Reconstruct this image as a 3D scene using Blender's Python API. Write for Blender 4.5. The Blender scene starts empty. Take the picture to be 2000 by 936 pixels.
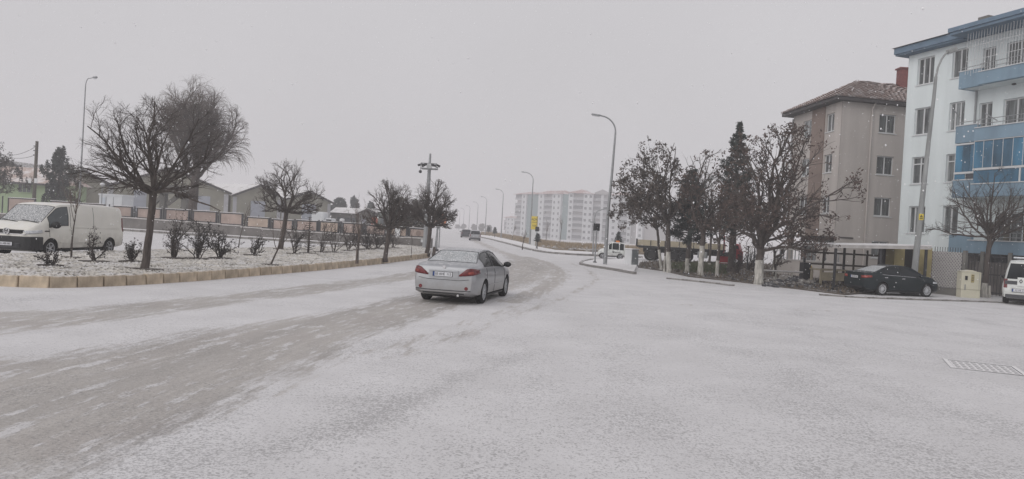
import bpy, bmesh, math, random
import numpy as np
from mathutils import Vector, Matrix
sc = bpy.context.scene
C = sc.collection
R = math.radians
# ------------------------------------------------------------------ camera
EYE = 1.95; FPX = 1450.0; TANA = 0.055; HZ = 447.0
A_ = math.atan(TANA); P_ = math.atan((468-HZ)*math.cos(A_)/FPX)
F_ = Vector((0, math.cos(P_), -math.sin(P_))); R0 = Vector((1,0,0)); U0 = Vector((0, math.sin(P_), math.cos(P_)))
Rc = R0*math.cos(A_) + U0*math.sin(A_); Uc = -R0*math.sin(A_) + U0*math.cos(A_)
cam = bpy.data.objects.new('camera', bpy.data.cameras.new('camera')); C.objects.link(cam)
cam.matrix_world = Matrix(((Rc.x,Uc.x,-F_.x,0),(Rc.y,Uc.y,-F_.y,0),(Rc.z,Uc.z,-F_.z,EYE),(0,0,0,1)))
cam.data.sensor_width = 36; cam.data.lens = 36*FPX/2000; cam.data.clip_start = 0.1; cam.data.clip_end = 6000
sc.camera = cam
# ------------------------------------------------------------------ sky, sun, exposure
W = bpy.data.worlds.new('World'); sc.world = W; W.use_nodes = True
nt = W.node_tree; nt.nodes.clear()
sky = nt.nodes.new('ShaderNodeTexSky'); sky.sky_type = 'NISHITA'; sky.sun_disc = False
sky.sun_elevation = R(26); sky.sun_rotation = R(222); sky.dust_density = 6; sky.air_density = 1.5
hs = nt.nodes.new('ShaderNodeHueSaturation'); hs.inputs['Saturation'].default_value = 0.12
mx = nt.nodes.new('ShaderNodeMix'); mx.data_type = 'RGBA'; mx.inputs[0].default_value = 0.9
bg = nt.nodes.new('ShaderNodeBackground'); bg.inputs[1].default_value = 0.1
wo = nt.nodes.new('ShaderNodeOutputWorld')
nt.links.new(sky.outputs[0], hs.inputs['Color']); nt.links.new(hs.outputs[0], mx.inputs[6])
mx.inputs[7].default_value = (6.32, 6.18, 6.40, 1)          # an even cloud layer over the clear sky
wn = nt.nodes.new('ShaderNodeTexNoise'); wn.inputs['Scale'].default_value = 2.2; wn.inputs['Detail'].default_value = 4; wc_ = nt.nodes.new('ShaderNodeTexCoord'); nt.links.new(wc_.outputs['Generated'], wn.inputs['Vector'])
wr_ = nt.nodes.new('ShaderNodeMapRange'); wr_.inputs[1].default_value = .3; wr_.inputs[2].default_value = .7; wr_.inputs[3].default_value = .965; wr_.inputs[4].default_value = 1.035; nt.links.new(wn.outputs[0], wr_.inputs[0])
ws = nt.nodes.new('ShaderNodeVectorMath'); ws.operation = 'SCALE'; nt.links.new(mx.outputs[2], ws.inputs[0]); nt.links.new(wr_.outputs[0], ws.inputs['Scale'])   # faint cloud tone
nt.links.new(ws.outputs[0], bg.inputs[0]); nt.links.new(bg.outputs[0], wo.inputs[0])
sun = bpy.data.lights.new('sun', 'SUN'); sun.energy = 1.0; sun.angle = R(60); sun.color = (1, .97, .93)
so = bpy.data.objects.new('sun', sun); C.objects.link(so)
so.rotation_euler = Vector((math.sin(R(222))*math.cos(R(26)), math.cos(R(222))*math.cos(R(26)), math.sin(R(26)))).to_track_quat('Z','Y').to_euler()
sc.view_settings.view_transform = 'Standard'; sc.view_settings.look = 'None'
sc.view_settings.exposure = 0.0; sc.view_settings.gamma = 1.0; sc.view_settings.use_curve_mapping = False
sc.cycles.max_bounces = 5; sc.cycles.diffuse_bounces = 3; sc.cycles.glossy_bounces = 2
sc.cycles.transparent_max_bounces = 8; sc.cycles.volume_bounces = 8; sc.cycles.use_denoising = True
# ------------------------------------------------------------------ pixel helpers
def ray(px, py): return F_ + Rc*((px-1000)/FPX) + Uc*((468-py)/FPX)
def gp(px, py, z=0.0):
    d = ray(px, py); t = (z-EYE)/d.z
    return Vector((d.x*t, d.y*t, z))
def at(px, py, Y):
    d = ray(px, py); t = Y/d.y
    return Vector((d.x*t, Y, EYE+d.z*t))
def hzy(px): return HZ + (px-1000)*TANA
def zat(px, py, Y): return at(px, py, Y).z
def on_line(A, B, px):
    d = ray(px, hzy(px)); dx, dy = d.x, d.y
    ex, ey = B.x-A.x, B.y-A.y
    t = (dy*A.x-dx*A.y)/(dx*ey-dy*ex)
    return A + (B-A)*t
# ------------------------------------------------------------------ materials
def _n(t, k, **kw):
    n = t.nodes.new(k)
    for a, b in kw.items(): setattr(n, a, b)
    return n
MATS = {}
def mat(name, col, rough=.8, var=.15, scale=8., bump=0., bscale=None, metal=0., snow=0., snow_scale=6., coat=0., spec=.4, snow_up=.35, stretch=None, rvar=0., grime=0.):
    if name in MATS: return MATS[name]
    m = bpy.data.materials.new(name); m.use_nodes = True; t = m.node_tree
    b = t.nodes['Principled BSDF']; L = t.links.new
    b.inputs['Roughness'].default_value = rough; b.inputs['Metallic'].default_value = metal
    b.inputs['Specular IOR Level'].default_value = spec; b.inputs['Coat Weight'].default_value = coat
    tc = _n(t, 'ShaderNodeTexCoord'); co = tc.outputs['Object']
    if stretch:
        mp = _n(t, 'ShaderNodeMapping'); mp.inputs['Scale'].default_value = stretch; L(co, mp.inputs[0]); co = mp.outputs[0]
    nz = _n(t, 'ShaderNodeTexNoise'); nz.inputs['Scale'].default_value = scale; nz.inputs['Detail'].default_value = 5; L(co, nz.inputs['Vector'])
    cr = _n(t, 'ShaderNodeMapRange'); cr.inputs[1].default_value = .3; cr.inputs[2].default_value = .7
    cr.inputs[3].default_value = 1-var; cr.inputs[4].default_value = 1+var; L(nz.outputs[0], cr.inputs[0])
    mul = _n(t, 'ShaderNodeVectorMath', operation='SCALE'); mul.inputs[0].default_value = col[:3]; L(cr.outputs[0], mul.inputs['Scale'])
    out = mul.outputs[0]
    if rvar:                                  # piece to piece variation
        oi = _n(t, 'ShaderNodeObjectInfo'); rm = _n(t, 'ShaderNodeMapRange'); rm.inputs[3].default_value = 1-rvar; rm.inputs[4].default_value = 1+rvar; L(oi.outputs['Random'], rm.inputs[0])
        m4 = _n(t, 'ShaderNodeVectorMath', operation='SCALE'); L(out, m4.inputs[0]); L(rm.outputs[0], m4.inputs['Scale']); out = m4.outputs[0]
    if grime:                                 # splashed road dirt, patchy, thickest along the sills
        sz = _n(t, 'ShaderNodeSeparateXYZ'); L(tc.outputs['Object'], sz.inputs[0]); gn = _n(t, 'ShaderNodeTexNoise'); gn.inputs['Scale'].default_value = 4; gn.inputs['Detail'].default_value = 6; L(tc.outputs['Object'], gn.inputs['Vector'])
        ga = _n(t, 'ShaderNodeMath', operation='MULTIPLY_ADD'); L(gn.outputs[0], ga.inputs[0]); ga.inputs[1].default_value = .9; L(sz.outputs[2], ga.inputs[2])
        gr = _n(t, 'ShaderNodeMapRange'); gr.inputs[1].default_value = .70; gr.inputs[2].default_value = 1.25; gr.inputs[3].default_value = grime; gr.inputs[4].default_value = 0; L(ga.outputs[0], gr.inputs[0])
        gm_ = _n(t, 'ShaderNodeMix', data_type='RGBA'); L(gr.outputs[0], gm_.inputs[0]); L(out, gm_.inputs[6]); gm_.inputs[7].default_value = (.23,.215,.20,1); out = gm_.outputs[2]
    if snow > 0:
        g = _n(t, 'ShaderNodeNewGeometry'); sx = _n(t, 'ShaderNodeSeparateXYZ'); L(g.outputs['Normal'], sx.inputs[0])
        n2 = _n(t, 'ShaderNodeTexNoise'); n2.inputs['Scale'].default_value = snow_scale; n2.inputs['Detail'].default_value = 6; n2.inputs['Roughness'].default_value = .7; L(tc.outputs['Object'], n2.inputs['Vector'])
        up = _n(t, 'ShaderNodeMapRange'); up.inputs[1].default_value = snow_up; up.inputs[2].default_value = min(1, snow_up+.4); L(sx.outputs[2], up.inputs[0])
        nm = _n(t, 'ShaderNodeMapRange'); nm.inputs[1].default_value = .62-.3*snow; nm.inputs[2].default_value = .75-.3*snow; L(n2.outputs[0], nm.inputs[0])
        mm = _n(t, 'ShaderNodeMath', operation='MULTIPLY'); L(up.outputs[0], mm.inputs[0]); L(nm.outputs[0], mm.inputs[1])
        m3 = _n(t, 'ShaderNodeMath', operation='MULTIPLY'); L(mm.outputs[0], m3.inputs[0]); m3.inputs[1].default_value = min(1, .55+.4*snow)
        mi = _n(t, 'ShaderNodeMix', data_type='RGBA'); L(m3.outputs[0], mi.inputs[0]); L(out, mi.inputs[6]); mi.inputs[7].default_value = (.8,.79,.797,1)
        out = mi.outputs[2]
        rg = _n(t, 'ShaderNodeMapRange'); rg.inputs[3].default_value = rough; rg.inputs[4].default_value = .9; L(m3.outputs[0], rg.inputs[0]); L(rg.outputs[0], b.inputs['Roughness'])
    L(out, b.inputs['Base Color'])
    if bump > 0:
        bn = _n(t, 'ShaderNodeTexNoise'); bn.inputs['Scale'].default_value = bscale or scale*4; bn.inputs['Detail'].default_value = 4; L(co, bn.inputs['Vector'])
        bp = _n(t, 'ShaderNodeBump'); bp.inputs['Strength'].default_value = bump; bp.inputs['Distance'].default_value = .02; L(bn.outputs[0], bp.inputs['Height']); L(bp.outputs[0], b.inputs['Normal'])
    MATS[name] = m; return m
SNOW = (.80,.79,.797)
M = dict(
 snow=mat('snow', SNOW, .9, .05, 3, .3, 30),
 bark=mat('bark', (.085,.071,.064), .95, .35, 14, .8, 40, snow=.25, stretch=(1,1,.25)),
 twig=mat('twig', (.088,.075,.069), .95, .25, 5),
 paletwig=mat('pale_twig', (.13,.105,.09), .95, .25, 5),
 lime=mat('lime_wash', (.45,.435,.40), .95, .42, 9, .6, 40, stretch=(1,1,.3)),
 deadleaf=mat('dead_leaf', (.092,.076,.066), .9, .5, 2.5, snow=.15),
 deadleaf2=mat('rust_leaf', (.095,.070,.061), .9, .5, 2.5, snow=.12),
 needle=mat('needle', (.052,.062,.056), .9, .5, 2, snow=.15),
 needle2=mat('grey_needle', (.06,.072,.068), .9, .45, 2, snow=.12),
 shrubleaf=mat('shrub_leaf', (.046,.042,.042), .9, .35, 5, snow=.05),
 steel=mat('galvanised_steel', (.30,.31,.32), .55, .12, 6, .1, metal=.3),
 concpole=mat('weathered_pole', (.27,.28,.28), .8, .22, 5, .3, stretch=(1,1,.2)),
 darksteel=mat('dark_steel', (.045,.046,.05), .6, .2, 8, snow=.15),
 black=mat('black_plastic', (.018,.019,.021), .55, .15, 12),
 rubber=mat('tyre_rubber', (.018,.018,.019), .9, .2, 20),
 rim=mat('alloy', (.52,.53,.55), .4, .1, 10, metal=.15),
 chrome=mat('chrome', (.6,.6,.62), .2, .05, 5, metal=.9),
 silver=mat('silver_paint', (.37,.38,.40), .38, .05, 3, metal=.45, snow=.42, snow_scale=9, coat=.4, snow_up=.75, grime=.55),
 whitepaint=mat('white_paint', (.76,.745,.69), .4, .04, 2, snow=.55, snow_scale=6, coat=.3, snow_up=.6, grime=.45),
 policewhite=mat('cool_white_paint', (.70,.72,.70), .4, .04, 2, snow=.5, coat=.3, snow_up=.6, grime=.4),
 darkpaint=mat('dark_green_paint', (.008,.015,.018), .35, .1, 2, spec=.25, snow=.35, snow_scale=9, coat=.12, snow_up=.7),
 greypaint=mat('grey_paint', (.05,.053,.06), .4, .1, 2, snow=.3, coat=.3, snow_up=.6),
 glass=mat('tinted_glass', (.016,.020,.023), .06, .3, 2, spec=.2),
 clearglass=mat('door_glass', (.07,.085,.09), .1, .25, 2.5, spec=.6),
 snowglass=mat('snowy_glass', (.16,.18,.19), .2, .2, 2, snow=.60, snow_scale=34, snow_up=.05),
 snowglass2=mat('frosted_glass', (.31,.335,.35), .3, .25, 2, snow=.50, snow_scale=26, snow_up=.05),
 redlamp=mat('red_lens', (.13,.012,.016), .2, .3, 9, spec=.6),
 redlamp2=mat('bright_red_lens', (.24,.035,.025), .2, .3, 9, spec=.6),
 headlamp=mat('clear_lens', (.55,.57,.6), .12, .25, 14, spec=.7),
 plate=mat('plate_white', (.62,.63,.66), .5, .04, 5),
 plateblue=mat('plate_blue', (.02,.06,.22), .5, .05, 5),
 ink=mat('dark_ink', (.03,.03,.035), .7, .1, 5),
 kerb=mat('kerb_sandstone', (.46,.38,.285), .9, .28, 4, .5, 30, snow=.7, snow_scale=5, snow_up=.6, rvar=.14),
 kerbgrey=mat('kerb_grey', (.22,.21,.20), .9, .3, 3, .5, 20, snow=.75, snow_scale=3, snow_up=.6),
 pebble=mat('pebble', (.60,.57,.52), .9, .3, 1.5, snow=.5, snow_scale=2.5),
 pebble2=mat('dark_pebble', (.40,.375,.34), .9, .3, 1.5, snow=.4, snow_scale=2.5),
 soil=mat('soil', (.085,.072,.062), .95, .3, 6, .8, 25, snow=.28, snow_scale=7),
 dirt=mat('dirt', (.10,.085,.072), .95, .35, 1.6, .8, 18, snow=.30, snow_scale=2.2),
 dirtgrass=mat('patchy_grass', (.07,.085,.045), .95, .4, 2, .8, 25, snow=.22, snow_scale=3),
 drygrass=mat('dry_grass', (.33,.26,.18), .95, .3, .6, snow=.2, snow_scale=3),
 drybase=mat('verge_soil', (.27,.22,.16), .95, .35, .5, .6, 6, snow=.45, snow_scale=.9),
 wallgrey=mat('rendered_grey', (.165,.155,.148), .95, .2, 1.5, .3, 20),
 cope=mat('coping', (.50,.48,.47), .9, .15, 3, snow=.9),
 pink=mat('pink_panel', (.34,.27,.24), .95, .18, 1.2, .2, 20, rvar=.12),
 olive=mat('olive_render', (.275,.265,.22), .95, .14, .6, .2, 10),
 oliveedge=mat('pale_render', (.42,.42,.44), .95, .1, 1),
 bluedoor=mat('blue_grey_door', (.36,.38,.43), .8, .08, 1.5),
 roofsnow=mat('snowy_roof', (.42,.40,.38), .95, .1, .8, snow=.95, snow_scale=.7, snow_up=.1),
 roofpink=mat('faded_tile', (.50,.40,.36), .95, .12, 1, snow=.5, snow_scale=.8, snow_up=.1),
 greenwall=mat('green_render', (.30,.38,.24), .95, .1, .8),
 conc=mat('concrete', (.165,.16,.15), .95, .2, 1.5, .3, 12, snow=.6),
 container=mat('white_sheet', (.62,.64,.66), .7, .05, 1, snow=.6),
 wood=mat('grey_wood', (.10,.09,.075), .95, .25, 5, .4, stretch=(1,1,.2)),
 beige=mat('beige_render', (.47,.435,.412), .95, .10, 1.3, .25, 14, stretch=(1,1,.14)),
 brown=mat('brown_render', (.23,.18,.158), .95, .1, .7, .25, 14),
 tile=mat('roof_tile', (.31,.24,.22), .9, .2, 5, snow=.38, snow_scale=2.2, snow_up=.2),
 brick=mat('red_brick', (.19,.07,.066), .9, .25, 9, .4, 30),
 eave=mat('dark_eave', (.075,.07,.072), .8, .15, 3, snow=.3),
 upvc=mat('window_frame', (.60,.61,.62), .5, .05, 3),
 pane=mat('window_pane', (.13,.14,.142), .15, .75, 2.2, spec=.5, stretch=(3.2,3.2,.35), rvar=.5),
 curtain=mat('curtain', (.42,.42,.41), .95, .18, 9, stretch=(6,6,.4)),
 whitewall=mat('ice_white_render', (.70,.755,.765), .95, .075, 1.4, .15, 14, stretch=(1,1,.13)),
 bluewall=mat('blue_render', (.215,.305,.385), .95, .14, 1.6, .2, 14, stretch=(1,1,.2)),
 bluefascia=mat('blue_fascia', (.14,.20,.27), .8, .12, 2, snow=.4),
 blueglass=mat('blue_glass', (.04,.115,.185), .15, .4, 2.2, spec=.6, stretch=(1,1,.3), rvar=.25),
 blueglass2=mat('blue_glass_light', (.05,.17,.28), .15, .3, 2.2, spec=.6, stretch=(1,1,.3)),
 bluegrime=mat('lower_render', (.17,.155,.148), .95, .25, 1.5, .3, 12),
 ochre=mat('ochre_sheet', (.42,.355,.18), .8, .15, 2),
 cream=mat('cream_sheet', (.62,.595,.48), .7, .06, 2, snow=.5, snow_up=.7),
 yellow=mat('yellow_sign', (.70,.55,.08), .6, .06, 3),
 orange=mat('orange_lens', (.75,.22,.04), .4, .1, 3),
 red=mat('red_paint', (.33,.04,.052), .5, .15, 3, snow=.15),
 tan=mat('tan_board', (.40,.35,.26), .85, .15, 3, snow=.35),
 chassis=mat('chassis', (.03,.031,.033), .8, .3, 3),
 flatblock=mat('flats_white', (.52,.53,.545), .95, .05, .1),
 flatteal=mat('flats_teal', (.12,.185,.19), .95, .05, .1),
 flatbalc=mat('flats_balcony', (.30,.30,.315), .9, .1, .4),
 flatwin=mat('flats_window', (.075,.08,.09), .4, .2, .3),
 flatroof=mat('flats_roof', (.40,.265,.245), .95, .08, .2, snow=.45, snow_scale=.3, snow_up=.1),
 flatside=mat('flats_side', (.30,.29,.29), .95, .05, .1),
 flatcream=mat('flats_cream', (.60,.52,.40), .95, .05, .1),
 bin1=mat('sack_grey', (.30,.28,.26), .9, .3, 3, snow=.4),
 bin2=mat('sack_dark', (.06,.06,.065), .7, .3, 3, snow=.35),
 blindwhite=mat('board_white', (.66,.67,.68), .8, .05, 2),
 flake=mat('flake', (.9,.9,.92), .9, .02, 1),
 diamond=mat('grey_screen', (.26,.255,.26), .8, .25, 6, .3, snow=.3),
)
# ------------------------------------------------------------------ object helpers
def link(name, me, parent=None, m=None):
    o = bpy.data.objects.new(name, me); C.objects.link(o)
    if parent is not None: o.parent = parent
    if m is not None and me is not None:
        me.materials.clear(); me.materials.append(m)
    return o
def thing(name, label, cat, loc=(0,0,0), rz=0., group=None):
    o = bpy.data.objects.new(name, None); C.objects.link(o); o.empty_display_size = .2
    o.location = loc; o.rotation_euler = (0,0,rz); o['label'] = label; o['category'] = cat
    if group: o['group'] = group
    return o
def tag(o, label, cat, group=None):
    o['label'] = label; o['category'] = cat
    if group: o['group'] = group
    return o
def struct(o, label=None):
    o['kind'] = 'structure'
    if label: o['label'] = label
    return o
def stuff(o, label=None):
    o['kind'] = 'stuff'
    if label: o['label'] = label
    return o
class MB:
    def __init__(s): s.v = []; s.f = []
    def add(s, vs, fs):
        n = len(s.v); s.v += [tuple(v) for v in vs]; s.f += [tuple(i+n for i in f) for f in fs]; return s
    def box(s, c, d, rz=0., mtx=None):
        cx, cy, cz = c; x, y, z = d[0]/2, d[1]/2, d[2]/2
        vs = [Vector((a*x, b*y, e*z)) for a in (-1,1) for b in (-1,1) for e in (-1,1)]
        if mtx is None and rz: mtx = Matrix.Rotation(rz, 3, 'Z')
        if mtx is not None: vs = [mtx @ v for v in vs]
        vs = [(v.x+cx, v.y+cy, v.z+cz) for v in vs]
        return s.add(vs, [(0,1,3,2),(4,6,7,5),(0,4,5,1),(2,3,7,6),(0,2,6,4),(1,5,7,3)])
    def box2(s, a, b):
        return s.box([(a[i]+b[i])/2 for i in range(3)], [abs(b[i]-a[i]) for i in range(3)])
    def bar(s, p, q, w, h=None):
        p = Vector(p); q = Vector(q); d = q-p; L = d.length
        m = d.to_track_quat('X','Z').to_matrix()
        return s.box((p+q)/2, (L, w, h or w), mtx=m)
    def tube(s, pts, rad, n=8, cap=True):
        pts = [Vector(p) for p in pts]
        if not hasattr(rad, '__len__'): rad = [rad]*len(pts)
        vs = []; fs = []; ref = None
        for i, p in enumerate(pts):
            t = (pts[min(i+1, len(pts)-1)]-pts[max(i-1, 0)]).normalized()
            if ref is None:
                ref = t.orthogonal().normalized()
            ref = (ref - t*ref.dot(t)).normalized(); b = t.cross(ref)
            for k in range(n):
                a = 2*math.pi*k/n; vs.append(p + (ref*math.cos(a)+b*math.sin(a))*rad[i])
        for i in range(len(pts)-1):
            for k in range(n):
                k2 = (k+1) % n; fs.append((i*n+k, i*n+k2, (i+1)*n+k2, (i+1)*n+k))
        if cap:
            fs.append(tuple(range(n-1,-1,-1))); e = (len(pts)-1)*n; fs.append(tuple(range(e, e+n)))
        return s.add(vs, fs)
    def prism(s, poly, z0, z1):
        n = len(poly)
        a = sum(poly[i][0]*poly[(i+1)%n][1]-poly[(i+1)%n][0]*poly[i][1] for i in range(n))
        if a < 0: poly = poly[::-1]
        vs = [(p[0],p[1],z0) for p in poly]+[(p[0],p[1],z1) for p in poly]
        fs = [tuple(range(n-1,-1,-1)), tuple(range(n,2*n))]+[(i,(i+1)%n,n+(i+1)%n,n+i) for i in range(n)]
        return s.add(vs, fs)
    def extr(s, pts, off):
        """planar 3d polygon given thickness along vector off"""
        n = len(pts); off = Vector(off); pts = [Vector(p) for p in pts]
        nr = Vector((0,0,0))
        for i in range(n): nr += pts[i].cross(pts[(i+1)%n])
        if nr.dot(off) < 0: pts = pts[::-1]
        vs = pts+[p+off for p in pts]
        return s.add(vs, [tuple(range(n-1,-1,-1)), tuple(range(n,2*n))]+[(i,(i+1)%n,n+(i+1)%n,n+i) for i in range(n)])
    def blob(s, c, r, seed=0, sub=1, jit=.2):
        bm = bmesh.new(); bmesh.ops.create_icosphere(bm, subdivisions=sub, radius=1); rn = random.Random(seed)
        rr = r if hasattr(r, '__len__') else (r,r,r)
        for v in bm.verts:
            k = 1+rn.uniform(-jit, jit); v.co = Vector((v.co.x*rr[0]*k+c[0], v.co.y*rr[1]*k+c[1], v.co.z*rr[2]*k+c[2]))
        bm.verts.index_update()
        s.add([v.co[:] for v in bm.verts], [tuple(v.index for v in f.verts) for f in bm.faces]); bm.free(); return s
    def mesh(s, name, m, smooth=False):
        me = bpy.data.meshes.new(name); me.from_pydata(s.v, [], s.f); me.materials.append(m)
        if smooth:
            me.polygons.foreach_set('use_smooth', [True]*len(me.polygons)); me.set_sharp_from_angle(angle=R(40))
        me.update(); return me
    def build(s, name, m, parent=None, smooth=False):
        return link(name, s.mesh(name, m, smooth), parent)
def bevel(o, w=.02, seg=2):
    b = o.modifiers.new('bevel', 'BEVEL'); b.width = w; b.segments = seg; b.limit_method = 'ANGLE'; return o
def npmesh(name, v, f, m, smooth=False):
    """v: (N,3) array, f: (K,n) index array"""
    me = bpy.data.meshes.new(name); v = np.asarray(v, 'f4'); f = np.asarray(f, 'i4'); k, n = f.shape
    me.vertices.add(len(v)); me.vertices.foreach_set('co', v.ravel())
    me.loops.add(k*n); me.loops.foreach_set('vertex_index', f.ravel())
    me.polygons.add(k); me.polygons.foreach_set('loop_start', np.arange(0, k*n, n, dtype='i4')); me.polygons.foreach_set('loop_total', np.full(k, n, 'i4'))
    if smooth: me.polygons.foreach_set('use_smooth', np.ones(k, bool))
    me.update(calc_edges=True); me.materials.append(m); return me
def text(body, size, m, parent, loc, rot, name='lettering', sx=1.0, extrude=.002):
    cu = bpy.data.curves.new('t', 'FONT'); cu.body = body; cu.size = size; cu.align_x = 'CENTER'; cu.align_y = 'CENTER'; cu.extrude = extrude; cu.resolution_u = 2
    o = bpy.data.objects.new('t', cu); C.objects.link(o)
    me = bpy.data.meshes.new_from_object(o.evaluated_get(bpy.context.evaluated_depsgraph_get()))
    bpy.data.objects.remove(o); bpy.data.curves.remove(cu)
    t = link(name, me, parent, m); t.location = loc; t.rotation_euler = rot; t.scale = (sx,1,1); return t
# ================================================================== TERRAIN
def sstep(a, b, x): t = np.clip((x-a)/(b-a), 0, 1); return t*t*(3-2*t)
def dip(x, y):
    x = np.asarray(x, float); y = np.asarray(y, float)
    return -2.2*sstep(95, 330, y)*sstep(2, 30, x+.072*y)
def terrain():
    xs = np.unique(np.concatenate([np.linspace(-1500,-120,16), np.linspace(-120,260,96), np.linspace(260,1500,16)]))
    ys = np.unique(np.concatenate([np.linspace(-60,0,5), np.linspace(0,420,90), np.linspace(420,1800,18)]))
    X, Y = np.meshgrid(xs, ys); Z = dip(X, Y)-.06
    v = np.stack([X.ravel(), Y.ravel(), Z.ravel()], 1); nx = len(xs); i = np.arange(len(v)).reshape(X.shape)
    f = np.stack([i[:-1,:-1].ravel(), i[:-1,1:].ravel(), i[1:,1:].ravel(), i[1:,:-1].ravel()], 1)
    m = mat('snowfield', (.66,.64,.63), .95, .12, .12, .3, 4)
    return struct(link('ground', npmesh('ground', v, f, m, True)))
terrain()

def poly_sdf(px, py, poly):
    """signed distance, positive inside; px,py arrays; poly list of (x,y)"""
    d = np.full(px.shape, 1e9); ins = np.zeros(px.shape, bool); n = len(poly)
    for i in range(n):
        ax, ay = poly[i]; bx, by = poly[(i+1)%n]; ex, ey = bx-ax, by-ay
        t = np.clip(((px-ax)*ex+(py-ay)*ey)/(ex*ex+ey*ey+1e-12), 0, 1)
        d = np.minimum(d, np.hypot(px-ax-t*ex, py-ay-t*ey))
        c = ((ay > py) != (by > py)) & (px < ex*(py-ay)/(ey+1e-12)+ax); ins ^= c
    return np.where(ins, d, -d)
def line_dist(px, py, pts):
    d = np.full(px.shape, 1e9); u = np.zeros(px.shape); vv = np.zeros(px.shape); s = 0.
    for (ax,ay),(bx,by) in zip(pts[:-1], pts[1:]):
        ex, ey = bx-ax, by-ay; L = math.hypot(ex, ey)
        t = np.clip(((px-ax)*ex+(py-ay)*ey)/(L*L), 0, 1); q = np.hypot(px-ax-t*ex, py-ay-t*ey)
        sg = ((px-ax)*ey-(py-ay)*ex)/L
        k = q < d; d = np.where(k, q, d); u = np.where(k, sg, u); vv = np.where(k, s+t*L, vv); s += L
    return d, u, vv
def G(*pp): return [tuple(gp(x, y)[:2]) for x, y in pp]
def resample(pts, n):
    p = np.array(pts, float); s = np.concatenate([[0], np.cumsum(np.hypot(*np.diff(p, axis=0).T))])
    # smooth (Catmull-like) by dense linear + moving average
    t = np.linspace(0, s[-1], n); q = np.stack([np.interp(t, s, p[:,0]), np.interp(t, s, p[:,1])], 1)
    for _ in range(3):
        q[1:-1] = (q[:-2]+2*q[1:-1]+q[2:])/4
    return q
def road():
    xs = np.concatenate([np.arange(-46,-14,.7), np.arange(-14,14,.22), np.arange(14,48,.7)])
    ys = np.concatenate([np.arange(-4,3,.6), np.arange(3,32,.2), np.arange(32,60,.42), np.arange(60,150,1.5), np.arange(150,520,12.)])
    X, Y = np.meshgrid(xs, ys); x = X.ravel(); y = Y.ravel()
    main = G((-220,700),(100,700),(250,674),(400,650),(540,626),(700,602),(830,570),(880,548),(940,525),(1000,509),(985,498),(940,479),(905,462),(888,452),
             (915,462),(945,475),(985,492),(1040,506),(1078,520),(1085,530),(1060,546),(960,580),(830,622),(700,662),(640,700),(500,770),(400,812),(300,850),(80,936),(-200,1080))
    s2 = G((-200,612),(0,607),(150,600),(300,588),(500,567),(700,545),(815,528),(850,524),(850,535),(815,545),(700,563),(500,590),(280,622),(0,654),(-200,672))
    w1 = poly_sdf(x, y, main); w2 = poly_sdf(x, y, s2)
    far = 1+np.maximum(0, y-20)*.006
    wear = np.maximum(sstep(-.9, .75, w1/far)*.95, sstep(-.5, .55, w2)*.80)
    # far carriageway: worn lane in the middle
    lane = G((960,560),(1010,515),(960,485),(920,466),(900,455),(893,450)); 
    def track(pts, hw, k):
        d, u, v = line_dist(x, y, [tuple(p) for p in resample(G(*pts), 60)]); return k*np.exp(-(d/hw)**2)
    tr = np.zeros_like(x)
    for pts, hw, k in [([(760,700),(900,655),(1010,615),(1090,585),(1150,558),(1165,545),(1150,528),(1115,515)], .26, .56),
                       ([(720,690),(880,640),(990,606),(1060,570),(1112,545),(1108,530),(1080,515)], .24, .54),
                       ([(560,905),(700,830),(800,785),(900,738),(1050,682)], .14, .16),
                       ([(1240,590),(1500,604),(1800,612),(2100,614)], .2, .45),
                       ([(1120,640),(1400,628),(1700,640)], .22, .2), ([(1390,575),(1560,610),(1780,668),(2080,770)], .16, .26), ([(1330,580),(1490,618),(1690,680),(1960,790)], .16, .24), ([(1180,600),(1050,660),(900,742),(700,880)], .14, .22),
                       ([(1000,590),(1060,565),(1088,545),(1092,530),(1070,514),(1030,502)], .45, .95), ([(880,452),(915,475),(960,500),(1000,520)], .5, .2), ([(905,452),(945,478),(1010,505)], .5, .22)]:
        tr = np.maximum(tr, track(pts, hw, k))
    wear = np.clip(np.maximum(wear, tr), 0, 1)
    cl = [tuple(p) for p in resample(G((-260,1000),(100,800),(400,722),(640,648),(800,600),(900,568),(990,538),(1040,520),(1000,500),(940,474),(905,458),(893,450)), 80)]
    d, u, v = line_dist(x, y, cl)
    # bare specks: more near the viewer, more along the seam line
    rut = np.exp(-((np.abs(u)-.74)/.20)**2) + .6*np.exp(-((np.abs(u+2.9)-.7)/.2)**2)
    dist = np.hypot(x, y)
    speck = .40 + .22*np.clip((x-2)/8, -0.5, 1)*np.exp(-dist/16) + .30*np.exp(-dist/9)
    dd, _, _ = line_dist(x, y, G((520,880),(700,830),(800,785),(900,738),(1050,682))); speck += .15*np.exp(-(dd/.22)**2)
    dd, _, _ = line_dist(x, y, G((480,905),(700,815),(790,780))); speck += .08*np.exp(-(dd/.5)**2)
    ids = np.arange(len(x)).reshape(X.shape)
    f = np.stack([ids[:-1,:-1].ravel(), ids[:-1,1:].ravel(), ids[1:,1:].ravel(), ids[1:,:-1].ravel()], 1)
    z = np.minimum(0, dip(x, y)) - .03*sstep(40, 48, np.abs(x))
    z = z + .006*np.sin(x*.7+.3*y)*np.cos(y*.5)
    m = bpy.data.materials.new('trodden_snow'); m.use_nodes = True; t = m.node_tree; L = t.links.new; b = t.nodes['Principled BSDF']
    def attr(nm): a = _n(t, 'ShaderNodeAttribute', attribute_name=nm); return a
    def noise(co, sc_, det=4, rough=.6):
        n = _n(t, 'ShaderNodeTexNoise'); n.inputs['Scale'].default_value = sc_; n.inputs['Detail'].default_value = det; n.inputs['Roughness'].default_value = rough; L(co, n.inputs['Vector']); return n.outputs[0]
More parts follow.
